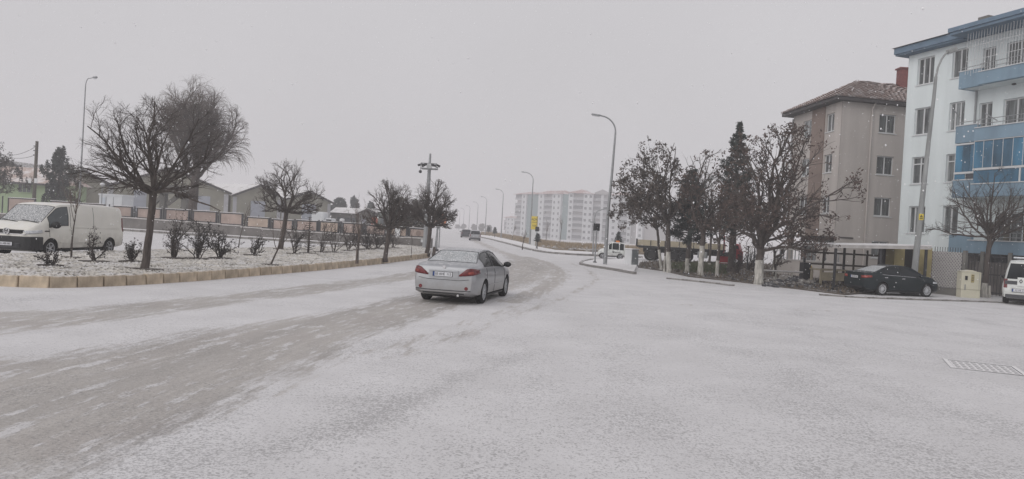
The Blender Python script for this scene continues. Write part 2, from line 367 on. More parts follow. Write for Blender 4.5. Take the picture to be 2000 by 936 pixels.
    def mr(a, f0, f1, t0=0., t1=1., smooth=True):
        n = _n(t, 'ShaderNodeMapRange'); n.interpolation_type = 'SMOOTHSTEP' if smooth else 'LINEAR'
        for i, q in enumerate((f0,f1,t0,t1)):
            if hasattr(q, 'node'): L(q, n.inputs[i+1])
            else: n.inputs[i+1].default_value = q
        L(a, n.inputs[0]); return n.outputs[0]
    def mth(op, a, b_=None):
        n = _n(t, 'ShaderNodeMath', operation=op)
        for i, q in enumerate((a, b_)):
            if q is None: continue
            if hasattr(q, 'node'): L(q, n.inputs[i])
            else: n.inputs[i].default_value = q
        return n.outputs[0]
    def mixc(fac, a, c):
        n = _n(t, 'ShaderNodeMix', data_type='RGBA'); L(fac, n.inputs[0])
        for i, q in ((6,a),(7,c)):
            if hasattr(q, 'node'): L(q, n.inputs[i])
            else: n.inputs[i].default_value = (*q,1)
        return n.outputs[2]
    tc = _n(t, 'ShaderNodeTexCoord').outputs['Object']; fl = attr('flow').outputs['Vector']
    def mapd(co, s):
        n = _n(t, 'ShaderNodeMapping'); n.inputs['Scale'].default_value = s; L(co, n.inputs[0]); return n.outputs[0]
    wv = attr('wear').outputs['Fac']; sp = attr('speck').outputs['Fac']
    streak = noise(mapd(fl, (2.1,.30,1)), 1.0, 5, .62)
    streak2 = noise(mapd(fl, (7.5,.85,1)), 1.0, 4, .65)
    patch = noise(tc, .55, 3)
    k = mth('ADD', mth('ADD', mth('MULTIPLY', wv, 1.06), mth('MULTIPLY', mth('SUBTRACT', streak, .5), 1.15)), mth('MULTIPLY', mth('SUBTRACT', streak2, .5), 1.35))
    grit = noise(tc, 7., 4, .7); k = mth('ADD', k, mth('MULTIPLY', mth('SUBTRACT', grit, .5), .7))
    k = mth('ADD', k, mth('MULTIPLY', mth('SUBTRACT', patch, .5), .5))
    mask = mr(k, .34, .84)
    ridge = mr(mth('ADD', mth('ADD', mth('MULTIPLY', noise(mapd(fl, (5.2,1.0,1)), 1.0, 5, .7), .62), mth('MULTIPLY', streak, .20)), mth('MULTIPLY', grit, .18)), .515, .585)            # leftover white ridges inside the worn band
    mask = mth('MULTIPLY', mask, mth('SUBTRACT', 1., mth('MULTIPLY', ridge, .85)))
    fine = noise(mapd(tc, (1,1,1)), 34, 3, .75); fine2 = noise(tc, 11, 4, .7); big = noise(tc, .35, 3); drift = noise(mapd(tc, (.85,.30,1)), 1., 5, .6)
    thr = mth('ADD', mth('MULTIPLY', sp, .30), mth('MULTIPLY', mth('SUBTRACT', mth('ADD', mth('MULTIPLY', big, .5), mth('MULTIPLY', drift, .8)), .65), .34))
    fs = mth('ADD', mth('MULTIPLY', fine, .68), mth('MULTIPLY', fine2, .32))
    lo = mth('SUBTRACT', .545, thr); bare = mr(fs, mth('SUBTRACT', .62, thr), mth('SUBTRACT', .78, thr))
    snowc = mixc(mr(mth('ADD', mth('MULTIPLY', noise(tc, .9, 4), .5), mth('MULTIPLY', drift, .5)), .34, .66), (.655,.645,.652), (.755,.746,.756))
    slush = mixc(mr(streak2, .3, .7), (.37,.343,.316), (.50,.47,.438))
    slush = mixc(mr(patch, .45, .72), slush, (.40,.365,.34))
    slush = mixc(mth('MULTIPLY', mth('MULTIPLY', attr('rut').outputs['Fac'], mr(streak2, .35, .6)), .55), slush, (.245,.228,.212))
    col = mixc(mth('MULTIPLY', mask, .86), snowc, slush)
    col = mixc(mth('MULTIPLY', bare, .54), col, (.17,.165,.165))
    dust = mr(noise(tc, 26, 3, .8), .56, .66); col = mixc(mth('MULTIPLY', mth('MULTIPLY', dust, mask), .45), col, (.72,.71,.715))
    L(col, b.inputs['Base Color']); b.inputs['Specular IOR Level'].default_value = .3
    L(mr(mask, 0, 1, .92, .62), b.inputs['Roughness'])
    h = mth('ADD', mth('MULTIPLY', fs, .6), mth('SUBTRACT', mth('MULTIPLY', streak2, .4), mth('MULTIPLY', mask, .5)))
    bp = _n(t, 'ShaderNodeBump'); bp.inputs['Strength'].default_value = .55; bp.inputs['Distance'].default_value = .03; L(h, bp.inputs['Height']); L(bp.outputs[0], b.inputs['Normal'])
    me = npmesh('road', np.stack([x, y, z], 1), f, m, True)
    for nm, a in (('wear', wear), ('speck', speck), ('rut', rut)):
        at_ = me.attributes.new(nm, 'FLOAT', 'POINT'); at_.data.foreach_set('value', a.astype('f4'))
    fv = me.attributes.new('flow', 'FLOAT_VECTOR', 'POINT'); fv.data.foreach_set('vector', np.stack([u, v, np.zeros_like(u)], 1).astype('f4').ravel())
    return struct(link('road', me))
road()

# ------------------------------------------------------------------ median with sandstone kerb and pebbles
kerb_px = [(-160,548),(-60,556),(0,559.5),(50,562),(104,563.5),(170,562),(270,557.5),(390,549),(480,541),(560,534.5),(650,526),(720,518.5),(800,509),(842,503)]
kline = resample(G(*kerb_px), 240)
back = G((842,494),(835,484),(800,480),(700,486),(560,490),(330,496),(100,504),(-160,515))
back_l = resample(back, 120)
MZ = .20
kin = np.array([(kline[i][0]-(kline[min(i+2,239)]-kline[max(i-2,0)])[1]/np.hypot(*(kline[min(i+2,239)]-kline[max(i-2,0)]))*.13, kline[i][1]+(kline[min(i+2,239)]-kline[max(i-2,0)])[0]/np.hypot(*(kline[min(i+2,239)]-kline[max(i-2,0)]))*.13) for i in range(240)])
mpoly = [tuple(p) for p in kin[::4]] + [tuple(p) for p in back_l[::4]]
bm_ = MB(); bm_.prism(mpoly, -.05, MZ-.02)
struct(bm_.build('median_bed', M['pebble2']))
def arc_walk(q, step):
    s = np.concatenate([[0], np.cumsum(np.hypot(*np.diff(q, axis=0).T))]); out = []
    t = 0
    while t+step*.5 < s[-1]:
        L = step*random.uniform(.92,1.08)
        a = np.array([np.interp(t, s, q[:,0]), np.interp(t, s, q[:,1])]); e = min(t+L, s[-1])
        c = np.array([np.interp(e, s, q[:,0]), np.interp(e, s, q[:,1])]); out.append((a, c)); t += L
    return out
random.seed(4)
kroot = bpy.data.objects.new('kerb', None); C.objects.link(kroot); kroot['kind'] = 'structure'; kroot['label'] = 'raised sandstone kerb along the planted median'
def kerb_stone_mesh(L, w, h):
    bm = bmesh.new(); bmesh.ops.create_cube(bm, size=1)
    for v in bm.verts:
        v.co = Vector((v.co.x*L, v.co.y*w + (.025 if v.co.z > 0 else 0)*(1 if v.co.y < 0 else 0), (v.co.z+.5)*h))
    bmesh.ops.bevel(bm, geom=bm.edges[:], offset=.018, segments=1, affect='EDGES')
    me = bpy.data.meshes.new('kerb_stone'); bm.to_mesh(me); bm.free(); me.materials.append(M['kerb']); return me
def kerb_joint():
    q = [tuple(p) for p in kline[::3]]
    inner = []
    n = len(kline)
    for i in range(0, n, 3):
        a = kline[max(i-2,0)]; c = kline[min(i+2,n-1)]; d = c-a; d /= np.hypot(*d); inner.append((kline[i][0]-d[1]*.14, kline[i][1]+d[0]*.14))
    outer = []
    for i in range(0, n, 3):
        a = kline[max(i-2,0)]; c = kline[min(i+2,n-1)]; d = c-a; d /= np.hypot(*d); outer.append((kline[i][0]-d[1]*.075, kline[i][1]+d[0]*.075))
    mb = MB(); mb.prism(outer+inner[::-1], -.04, .24); mb.build('mortar', M['conc'], kroot)
kerb_joint()
var = [kerb_stone_mesh(1, .16, .292+random.uniform(-.012,.012)) for _ in range(4)]
for a, c in arc_walk(kline, .62):
    d = c-a; L = np.hypot(*d); ang = math.atan2(d[1], d[0])
    o = link('kerb_stone', random.choice(var), kroot); nrm = Vector((-math.sin(ang), math.cos(ang)))
    m_ = (a+c)/2; o.location = (m_[0]+nrm.x*.08, m_[1]+nrm.y*.08, -.02+random.uniform(-.006,.006)); o.rotation_euler = (random.uniform(-.035,.035),random.uniform(-.01,.01),ang+random.uniform(-.02,.02)); o.scale = (L-.035,1,1)
def pebbles(n, poly, name, m, zmin, rng, seed):
    rs = np.random.RandomState(seed); P = np.array(poly); lo = P.min(0); hi = P.max(0)
    x = rs.uniform(lo[0], hi[0], n*4); y = rs.uniform(lo[1], hi[1], n*4)
    k = poly_sdf(x, y, poly) > .2; x = x[k]; y = y[k]
    # thin with distance
    keep = rs.rand(len(x)) < np.clip(32/np.maximum(y,1), .25, 1)**1.6; x = x[keep][:n]; y = y[keep][:n]; n = len(x)
    base = np.array([(1,0,0),(0,1,0),(-1,0,0),(0,-1,0),(0,0,1),(0,0,-1)], float)
    s = rs.uniform(*rng, (n,1)); sc3 = s*np.stack([rs.uniform(.8,1.5,n), rs.uniform(.7,1.2,n), rs.uniform(.4,.75,n)], 1)
    a = rs.uniform(0, 6.28, n); v = base[None]*sc3[:,None]; tl = rs.uniform(-.4,.4,n)
    v[:,:,2] += v[:,:,0]*tl[:,None]
    vx = v[:,:,0]*np.cos(a)[:,None]-v[:,:,1]*np.sin(a)[:,None]; vy = v[:,:,0]*np.sin(a)[:,None]+v[:,:,1]*np.cos(a)[:,None]
    V = np.stack([vx+x[:,None], vy+y[:,None], v[:,:,2]+zmin+rs.uniform(0,.03,n)[:,None]], 2).reshape(-1,3)
    tri = np.array([(0,1,4),(1,2,4),(2,3,4),(3,0,4)])
    F = (tri[None]+6*np.arange(n)[:,None,None]).reshape(-1,3)
    return stuff(link(name, npmesh(name, V, F, m)), None)
pebbles(34000, mpoly, 'gravel', M['pebble'], MZ, (.025,.06), 3)
pebbles(9000, mpoly, 'dark_gravel', M['pebble2'], MZ, (.02,.05), 9)

# ------------------------------------------------------------------ opposite carriageway edge: kerb + pavement below the boundary wall
WA = gp(230,447.5); WB = gp(842,488)
def shift(p, n, k): return (p.x+n.x*k, p.y+n.y*k)
wd = (WB-WA).normalized(); wn = Vector((wd.y, -wd.x, 0))           # towards the viewer
WL = WA - wd*26
pv = MB(); pv.prism([shift(WL,wn,-.3), shift(WB,wn,-.3), shift(WB,wn,3.0), shift(WL,wn,4.2)], -.05, .13)
struct(pv.build('pavement', M['snow']))
kb = bpy.data.objects.new('far_kerb', None); C.objects.link(kb); kb['kind'] = 'structure'
a = Vector((*shift(WL,wn,4.2),0)); c = Vector((*shift(WB,wn,3.0),0)); n_ = 60
km = MB().box((0,0,.07),(1,.18,.20)).mesh('kerb_stone', M['kerbgrey'])
for i in range(n_):
    p = a.lerp(c, (i+.5)/n_); o = link('kerb_stone', km, kb); o.location = (p.x, p.y, random.uniform(-.01,.01)); o.rotation_euler.z = math.atan2(c.y-a.y, c.x-a.x); o.scale.x = (c-a).length/n_-.03

# ------------------------------------------------------------------ right hand side: kerbs, verge, dirt
def kerb_run(name, px, h, w, m, step=.9, z0=0.):
    root = bpy.data.objects.new(name, None); C.objects.link(root); root['kind'] = 'structure'
    q = resample(G(*px), 80); me = MB().box((0,0,h/2-.03),(1,w,h+.06)).mesh('kerb_stone', m)
    segs = arc_walk(q, step)
    for a, c in segs[:280]:
        d = c-a; o = link('kerb_stone', me, root); mm = (a+c)/2; o.location = (mm[0], mm[1], z0+random.uniform(-.012,.008)); o.rotation_euler.z = math.atan2(d[1], d[0]); o.scale.x = np.hypot(*d)-.02
    return root
kerb_run('kerb', [(1240,536),(1190,527),(1150,521),(1133,517),(1140,512),(1158,508)], .13, .2, M['kerbgrey'])
isl = MB(); isl.prism(G((1238,534),(1190,525.5),(1150,519.5),(1136,516),(1142,513),(1160,509.5),(1246,507),(1243,523)), -.05, .10); struct(isl.build('traffic_island', M['snow']))
kerb_run('kerb', [(1304,545),(1345,549),(1400,555),(1430,559)], .07, .3, M['kerbgrey'])
kerb_run('kerb', [(1600,577),(1640,580),(1700,583),(1790,586),(1880,589),(1960,592),(2060,598)], .06, .25, M['kerbgrey'])
kerb_run('kerb', [(905,456),(930,462),(960,468.5),(1000,479),(1040,490),(1080,497),(1180,501.5),(1260,504)], .15, .22, M['kerbgrey'], 1.0)
vp = MB(); vp.prism(G((932,461.5),(962,467),(1002,477.5),(1042,488.5),(1082,495.5),(1182,500),(1245,502),(1245,498),(1180,496),(1085,491),(1050,484),(1010,473),(965,463),(940,460)), -.05, .14); struct(vp.build('pavement', M['snow']))
# dry verge: a low bank of tan soil
vg = [(936,459.5),(966,462.5),(1010,472),(1050,483),(1085,490),(1180,495),(1290,498.5),(1290,489),(1180,484),(1100,479.5),(1040,471.5),(1000,463.5),(965,457),(940,456.5)]
vgp = G(*vg); vb = MB(); vb.prism(vgp, -.08, .22); struct(vb.build('verge', M['drybase']))
def tufts(n, poly, name, m, z, hr, wr_, seed, lean=.35):
    rs = np.random.RandomState(seed); P = np.array(poly); lo = P.min(0); hi = P.max(0)
    x = rs.uniform(lo[0], hi[0], n*6); y = rs.uniform(lo[1], hi[1], n*6); k = poly_sdf(x, y, poly) > .1; x = x[k][:n]; y = y[k][:n]; n = len(x)
    h = rs.uniform(*hr, n); a = rs.uniform(0, 3.14, n); w = rs.uniform(*wr_, n); lx = rs.normal(0, lean, n)*h; ly = rs.normal(0, lean, n)*h
    V = np.zeros((n,3,3)); V[:,0] = np.stack([x-np.cos(a)*w, y-np.sin(a)*w, np.full(n,z)], 1); V[:,1] = np.stack([x+np.cos(a)*w, y+np.sin(a)*w, np.full(n,z)], 1); V[:,2] = np.stack([x+lx, y+ly, z+h], 1)
    return stuff(link(name, npmesh(name, V.reshape(-1,3), np.arange(3*n).reshape(-1,3), m)))
tufts(26000, vgp, 'dry_grass', M['drygrass'], .2, (.12,.5), (.03,.09), 5)
def scatter_stones(n, poly, name, m, z, rng, seed):
    o = pebbles(n, poly, name, m, z, rng, seed); return o
scatter_stones(260, G((1050,484),(1085,491),(1180,496),(1240,499),(1240,495),(1180,491),(1090,487)), 'rubble', M['bin1'], .25, (.12,.4), 21)
scatter_stones(700, vgp, 'scattered_stones', M['bin1'], .22, (.06,.22), 23)
# dirt under the trees
dp = G((1246,523),(1300,531),(1345,541),(1400,547),(1480,556),(1560,566),(1650,577),(1700,573),(1760,565),(1760,540),(1600,524),(1480,516),(1420,513),(1290,511),(1250,513))
dm = MB(); dm.prism(dp, -.08, .05); struct(dm.build('dirt_ground', M['dirt']))
gp2 = G((1300,515),(1300,526),(1350,534),(1420,538),(1430,522),(1400,514))
gm = MB(); gm.prism(gp2, -.05, .06); struct(gm.build('grass_patch', M['dirtgrass']))
tufts(5000, gp2, 'grass', mat('winter_grass', (.075,.095,.045), .95, .4, 2), .05, (.06,.16), (.02,.05), 31)
tufts(6000, dp, 'weeds', mat('dead_weeds', (.13,.105,.08), .95, .4, 2), .05, (.05,.22), (.015,.05), 33)
scatter_stones(900, dp, 'leaf_litter', M['bin2'], .06, (.03,.12), 35)
# ================================================================== VEHICLES
def ip(x, pts): return float(np.interp(x, [p[0] for p in pts], [p[1] for p in pts]))
class CarShape:
    def __init__(s, L, zr, belt, w, wr, zb, xs):
        s.L = L; s.zr_, s.be_, s.w_, s.wr_, s.zb_ = zr, belt, w, wr, zb
        base = list(np.linspace(0, L, 34)) + list(xs)
        base = sorted(set(round(float(x), 3) for x in base)); out = [base[0]]
        keep = set(round(float(x),3) for x in xs)
        for x in base[1:]:
            if x-out[-1] > .045 or x in keep or x == base[-1]: out.append(x)
        s.xs = out
    def ring(s, x):
        zb, zr, be, w, wr = (ip(x, t) for t in (s.zb_, s.zr_, s.be_, s.w_, s.wr_)); be = min(be, zr-.02); h = zr-be
        return [(0,zb),(w*.78,zb),(w*.965,zb+.07),(w*.995,zb+.40*(be-zb)),(w,zb+.62*(be-zb)),(w*.985,zb+.84*(be-zb)),(w*.95,be-.005),
                (w*.95+(wr-w*.95)*.08-.006,be+h*.08),(w*.95+(wr-w*.95)*.5+.012*min(1,h/.3),be+h*.5),(wr,be+h*.86),(wr*.955,be+h*.955),(wr*.6,be+h*.992),(0,zr)]
    def y_at(s, x, z):
        r = s.ring(x)[1:]
        for (y0,z0),(y1,z1) in zip(r[:-1], r[1:]):
            if z0 <= z <= z1 and z1 > z0: return y0+(y1-y0)*(z-z0)/(z1-z0)
        return r[-2][0] if z > r[-1][1] else r[0][0]
def car_body(root, sh, paint, glasses, arches, wheel_r, black_fn=None, ox=0., arch_pad=.05):
    """glasses: list of (name, material, fn(x,ringindex,side)); builds the body with its wheel arches cut out and every pane as its own part"""
    rings = [sh.ring(x) for x in sh.xs]; n = len(rings[0]); full = []
    for x, r in zip(sh.xs, rings):
        full.append([(x-ox, y, z) for y, z in r] + [(x-ox, -y, z) for y, z in r[-2:0:-1]])
    N = len(full[0]); verts = [v for r in full for v in r]; faces = []; mi = []
    for i in range(len(full)-1):
        xm = (sh.xs[i]+sh.xs[i+1])/2
        for k in range(N):
            k2 = (k+1) % N; faces.append((i*N+k, i*N+k2, (i+1)*N+k2, (i+1)*N+k))
            seg, side = (k, 1) if k < n-1 else (N-1-k, -1)
            zc = sum(verts[j][2] for j in faces[-1])/4
            q = 0
            for gi, g in enumerate(glasses):
                if g[2](xm, seg, side): q = 2+gi
            if q == 0 and black_fn and black_fn(xm, seg, zc): q = 1
            mi.append(q)
    faces.append(tuple(range(N))); mi.append(1 if black_fn and black_fn(0, 3, .3) else 0); faces.append(tuple((len(full)-1)*N+k for k in range(N-1,-1,-1))); mi.append(1 if black_fn and black_fn(sh.L, 3, .4) else 0)
    me = bpy.data.meshes.new('body'); me.from_pydata(verts, [], faces); me.polygons.foreach_set('material_index', mi)
    for m in [paint, M['black']]+[g[1] for g in glasses]: me.materials.append(m)
    bm = bmesh.new(); bm.from_mesh(me); bmesh.ops.recalc_face_normals(bm, faces=bm.faces); bm.to_mesh(me); bm.free()
    o = link('body', me)
    cut = []; nl = 2+len(glasses)
    for m in range(2*len(arches)): me.materials.append(M['black'])
    for ax in arches:
        for sy in (1,-1):
            w = max(ip(ax, sh.w_), .3); cb = MB(); cb.tube([(ax-ox, sy*(w-.30), wheel_r), (ax-ox, sy*(w+.3), wheel_r)], wheel_r+arch_pad, 28)
            co = cb.build('cut', M['black']); cm = co.data
            cm.materials.clear(); [cm.materials.append(m) for m in me.materials]; cm.polygons.foreach_set('material_index', [nl+len(cut)]*len(cm.polygons))
            md = o.modifiers.new('b', 'BOOLEAN'); md.object = co; md.operation = 'DIFFERENCE'; md.solver = 'EXACT'; cut.append(co)
    bpy.context.view_layer.update()
    new = bpy.data.meshes.new_from_object(o.evaluated_get(bpy.context.evaluated_depsgraph_get())); o.modifiers.clear(); o.data = new; o.parent = root
    for c in cut: bpy.data.objects.remove(c)
    # split by material
    parts = {}
    for gi, g in list(enumerate(glasses))+[(-1, ('trim', M['black']))]+[(-2-j, ('arch_liner', M['black'])) for j in range(2*len(arches))]:
        bm = bmesh.new(); bm.from_mesh(new); idx = 2+gi if gi >= 0 else (1 if gi == -1 else nl-2-gi)
        dele = [f for f in bm.faces if f.material_index != idx]
        if len(dele) == len(bm.faces): bm.free(); continue
        bmesh.ops.delete(bm, geom=dele, context='FACES'); 
        for f in bm.faces: f.material_index = 0; f.smooth = True
        m2 = bpy.data.meshes.new(g[0]); bm.to_mesh(m2); bm.free(); p = link(g[0], m2, root, g[1]); parts[gi] = p
        m2.set_sharp_from_angle(angle=R(35))
    bm = bmesh.new(); bm.from_mesh(new); bmesh.ops.delete(bm, geom=[f for f in bm.faces if f.material_index != 0], context='FACES')
    for f in bm.faces: f.smooth = True
    bm.to_mesh(new); bm.free(); new.materials.clear(); new.materials.append(paint); new.set_sharp_from_angle(angle=R(32))
    # window surrounds: slim dark rubber line round every pane
    for gi, p in parts.items():
        if gi < 0: continue
        bm = bmesh.new(); bm.from_mesh(p.data); ed = [(e.verts[0].co.copy(), e.verts[1].co.copy()) for e in bm.edges if e.is_boundary]; bm.free()
        sl = MB()
        for a, c in ed:
            if (a-c).length > .01: sl.bar(a, c, .016)
        sl.build('seal', M['black'], p)
    return o, parts
def wheel(root, x, y, r, wdt, spokes=5, steer=0., cap=None, rimr=.66):
    sgn = 1 if y > 0 else -1
    wh = bpy.data.objects.new('wheel', None); C.objects.link(wh); wh.parent = root; wh.location = (x, y, r); wh.rotation_euler = (0,0,steer)
    t = MB(); prof = [(-.5,.70),(-.5,.90),(-.38,.99),(0,1),(.38,.99),(.5,.90),(.5,.70)]; n = 24; vs = []; fs = []
    for i in range(n):
        a = 2*math.pi*i/n
        for q, k in prof: vs.append((k*r*math.cos(a), q*wdt, k*r*math.sin(a)))
    P = len(prof)
    for i in range(n):
        for k in range(P-1): fs.append((i*P+k, ((i+1)%n)*P+k, ((i+1)%n)*P+k+1, i*P+k+1))
    t.add(vs, fs); t.build('tyre', M['rubber'], wh, True)
    rr = r*rimr; q = MB(); yo = sgn*wdt*.36
    q.tube([(0,yo-sgn*.03,0),(0,yo-sgn*.035,0)], rr*.98, 24)
    q2 = MB()
    # rim ring + spokes
    for i in range(n):
        a, b = 2*math.pi*i/n, 2*math.pi*(i+1)/n
        q2.bar((rr*math.cos(a), yo, rr*math.sin(a)), (rr*math.cos(b), yo, rr*math.sin(b)), .03, .03)
    for i in range(spokes):
        a = 2*math.pi*i/spokes+.3; q2.bar((0,yo,0), (rr*math.cos(a), yo-sgn*.01, rr*math.sin(a)), .045 if spokes < 8 else .022, .03)
    q2.tube([(0,yo-sgn*.01,0),(0,yo+sgn*.012,0)], rr*.2, 10)
    q.build('brake', M['black'], wh); q2.build('rim', M['rim'], wh)
    return wh
def patch(root, name, m, sh, ox, path, side, z0f, z1f, off=.012, front=False):
    """lamp following the body corner. path: list of ('x',x) points along the side or ('y',y) points on the end face"""
    rows = []
    n = len(path); endx = sh.L if front else 0.
    for i, (k, q) in enumerate(path):
        t = i/(n-1); z0, z1 = z0f(t), z1f(t); row = []
        for z in np.linspace(z0, z1, 4):
            if k == 'x': y = sh.y_at(q, z); p = (q-ox, side*(y+off), z)
            else: p = (endx+(off if front else -off)-ox, side*q, z)
            row.append(p)
        rows.append(row)
    vs = [p for r in rows for p in r]; fs = []
    for i in range(n-1):
        for j in range(3): fs.append((i*4+j, (i+1)*4+j, (i+1)*4+j+1, i*4+j+1))
    o = MB().add(vs, fs).build(name, m, root, True)
    s = o.modifiers.new('thickness', 'SOLIDIFY'); s.thickness = .03; s.offset = 0
    return o
def seam(root, sh, ox, x, i0=2, i1=6, name='door_seam'):
    r = sh.ring(x)[i0:i1+1]
    for sd in (1,-1):
        MB().tube([(x-ox, sd*(y+.001), z) for y, z in r], .007, 5).build(name, M['black'], root)
def plate(root, x, y, z, txt, facing, blue=True, w=.52, h=.112, tilt=0.):
    """facing -1 = rear (-x), 1 = front"""
    p = MB().box((0,0,0),(.012,w,h)).build('number_plate', M['plate'], root); p.location = (x,y,z)
    rz = -math.pi/2 if facing < 0 else math.pi/2
    if blue: MB().box((facing*.007, w*.455 if facing < 0 else -w*.455, 0),(.004,w*.085,h*.98)).build('plate_band', M['plateblue'], p)
    text(txt, h*.86, M['ink'], p, (facing*.008,(-w*.035 if facing < 0 else w*.035),0), (R(90),0,rz), sx=.86 if len(txt) > 8 else 1)
    MB().box((-facing*.006,0,0),(.008,w+.02,h+.02)).build('plate_frame', M['black'], p)
    return p
def mirror(root, x, y, z, m, s=1.):
    sg = 1 if y > 0 else -1
    o = MB().blob((x, y+sg*.11*s, z+.03), (.075*s,.12*s,.085*s), 3, 2, .02).build('wing_mirror', m, root, True)
    MB().bar((x,y-sg*.03,z-.02),(x,y+sg*.06,z),.05,.04).build('mirror_arm', M['black'], o)
    return o
def in_(a, b): return lambda x: a <= x <= b

def sedan(name, label, loc, yaw, paint, sp, spokes=9):
    t = thing(name, label, 'car', loc, yaw)
    L = sp['L']; ox = sp['rear_axle']; fa = ox+sp['wb']
    g0, g1 = sp['rear_glass']; w0, w1 = sp['screen']; q = sp['side']
    sh = CarShape(L, sp['zr'], sp['belt'], sp['w'], sp['wr'], sp['zb'], [0,.03,.08,.15,.25,.4,g0,g1,q[0],q[1],q[2],q[3],q[4],w0,w1,L-.4,L-.25,L-.12,L-.05])
    gl = [('rear_window', sp['rg_mat'], lambda x,s,d: g0 < x < g1 and s >= 10),
          ('windscreen', M['snowglass'], lambda x,s,d: w0 < x < w1 and s >= 10)]
    for sd in (1,-1):
        gl.append(('side_window', M['glass'], lambda x,s,d,sd=sd: d == sd and 7 <= s <= 8 and q[0] < x < q[1]))
        gl.append(('side_window', M['glass'], lambda x,s,d,sd=sd: d == sd and 7 <= s <= 8 and q[2] < x < q[4]))
    body, parts = car_body(t, sh, paint, gl, (ox, fa), sp['r'], None, ox)
    for x in (ox, fa):
        for sy in (1,-1): wheel(t, x-ox, sy*(sp['w'][3][1]-.12), sp['r'], .2, spokes)
    return t, sh, ox
cor = dict(L=4.54, rear_axle=.99, wb=2.6, r=.325,
  zr=[(0,.955),(.04,1.045),(.12,1.075),(.5,1.10),(.66,1.115),(1.0,1.265),(1.36,1.415),(1.7,1.46),(2.1,1.475),(2.5,1.46),(2.8,1.405),(3.5,1.02),(4.0,.94),(4.35,.80),(4.48,.68),(4.54,.55)],
  belt=[(0,.90),(.12,.97),(.6,1.0),(1.2,.985),(2.2,.95),(3.3,.915),(3.6,.88),(4.1,.80),(4.4,.66),(4.54,.48)],
  w=[(0,.755),(.06,.80),(.2,.85),(.6,.88),(1.5,.88),(3.5,.88),(4.0,.86),(4.3,.78),(4.45,.68),(4.54,.5)],
  wr=[(0,.66),(.1,.73),(.5,.74),(.66,.72),(1.0,.64),(1.36,.565),(2.0,.56),(2.8,.57),(3.5,.70),(4.0,.70),(4.4,.55),(4.54,.4)],
  zb=[(0,.34),(.06,.27),(.4,.21),(4.1,.2),(4.45,.25),(4.54,.34)],
  rear_glass=(.68,1.34), screen=(2.84,3.46), side=(1.02,1.98,2.06,2.3,3.28), rg_mat=M['snowglass2'])
def silver_car():
    c = gp(874,590); c = Vector((-1.42,19.1,0))
    t, sh, ox = sedan('parked_car', 'silver saloon car driving away on the slushy road, its rear window snow-covered', c, R(90-12.5), M['silver'], cor, 10)
    t.name = 'silver_saloon'; t.scale = (.945,.945,.925)
    for sd in (1,-1):
        # tail lamps: inner piece on the boot face, wrap round the corner
        patch(t, 'tail_lamp', M['redlamp'], sh, ox, [('y',.42),('y',.52),('y',.62),('y',.70),('x',.02),('x',.06),('x',.12),('x',.20),('x',.30),('x',.40)], sd,
              lambda q: .775+.085*q, lambda q: .81+.18*min(1,q*4.2)-.03*max(0,q-.6)/.4, .012)
        lp = patch(t, 'indicator_lamp', M['redlamp2'], sh, ox, [('y',.66),('y',.71),('x',.02),('x',.06)], sd, lambda q: .835+.02*q, lambda q: .90+.02*q, .022)
        MB().tube([(-ox-.004, sd*.62, .46),(-ox+.03, sd*.62, .46)], .05, 14).build('reflector', M['redlamp'], t).name = 'reflector'
        MB().box((.0-ox+.95, sd*(sh.y_at(1.14,.84)+.012), .845),(.17,.03,.028)).build('door_handle', M['silver'], t)
        MB().box((2.16-ox, sd*(sh.y_at(2.16,.82)+.012), .82),(.17,.03,.028)).build('door_handle', M['silver'], t)
        mirror(t, 3.12-ox, sd*.86, .99, M['black'])
        MB().bar((1.45-ox, sd*(sh.y_at(1.5,.50)+.008), .50),(3.1-ox, sd*(sh.y_at(3.0,.50)+.008), .49), .016,.035).build('side_moulding', M['silver'], t)
        MB().bar((1.3-ox, sd*.79, .215),(3.2-ox, sd*.79, .21), .1,.05).build('sill', M['black'], t)
    seam(t, sh, ox, 2.02); seam(t, sh, ox, 1.16, 4, 6); seam(t, sh, ox, 3.22, 2, 6)
    # boot lid shut-lines, plate recess, bumper split and lower valance
    MB().tube([(-ox-.004,-.68,.70),(-ox-.006,-.44,.665),(-ox-.006,.44,.665),(-ox-.004,.68,.70)], .006, 5).build('boot_seam', M['black'], t)
    MB().box((-ox-.002,0,.80),(.012,.80,.17)).build('plate_recess', M['silver'], t)
    MB().box((-ox-.012,0,.895),(.03,.80,.03)).build('boot_trim', M['silver'], t)
    plate(t, -ox-.016, .03, .81, '03 AHE  113', -1)
    MB().tube([(-ox-.006,0,1.0),(-ox-.012,0,1.0)], .045, 16).build('badge', M['chrome'], t)
    MB().box((-ox+.085,0,.325),(.14,1.12,.07)).build('valance', M['black'], t)
    MB().tube([(-ox-.008,-.74,.40),(-ox-.012,-.5,.385),(-ox-.012,.5,.385),(-ox-.008,.74,.40)], .012, 6).build('bumper_seam', M['greypaint'], t)
    MB().tube([(-ox+.03,-.42,.27),(-ox-.05,-.42,.27)], .032, 12).build('exhaust', M['chrome'], t)
    MB().box((1.3,0,.2),(3.4,1.3,.1)).build('underbody', M['chassis'], t)
silver_car()
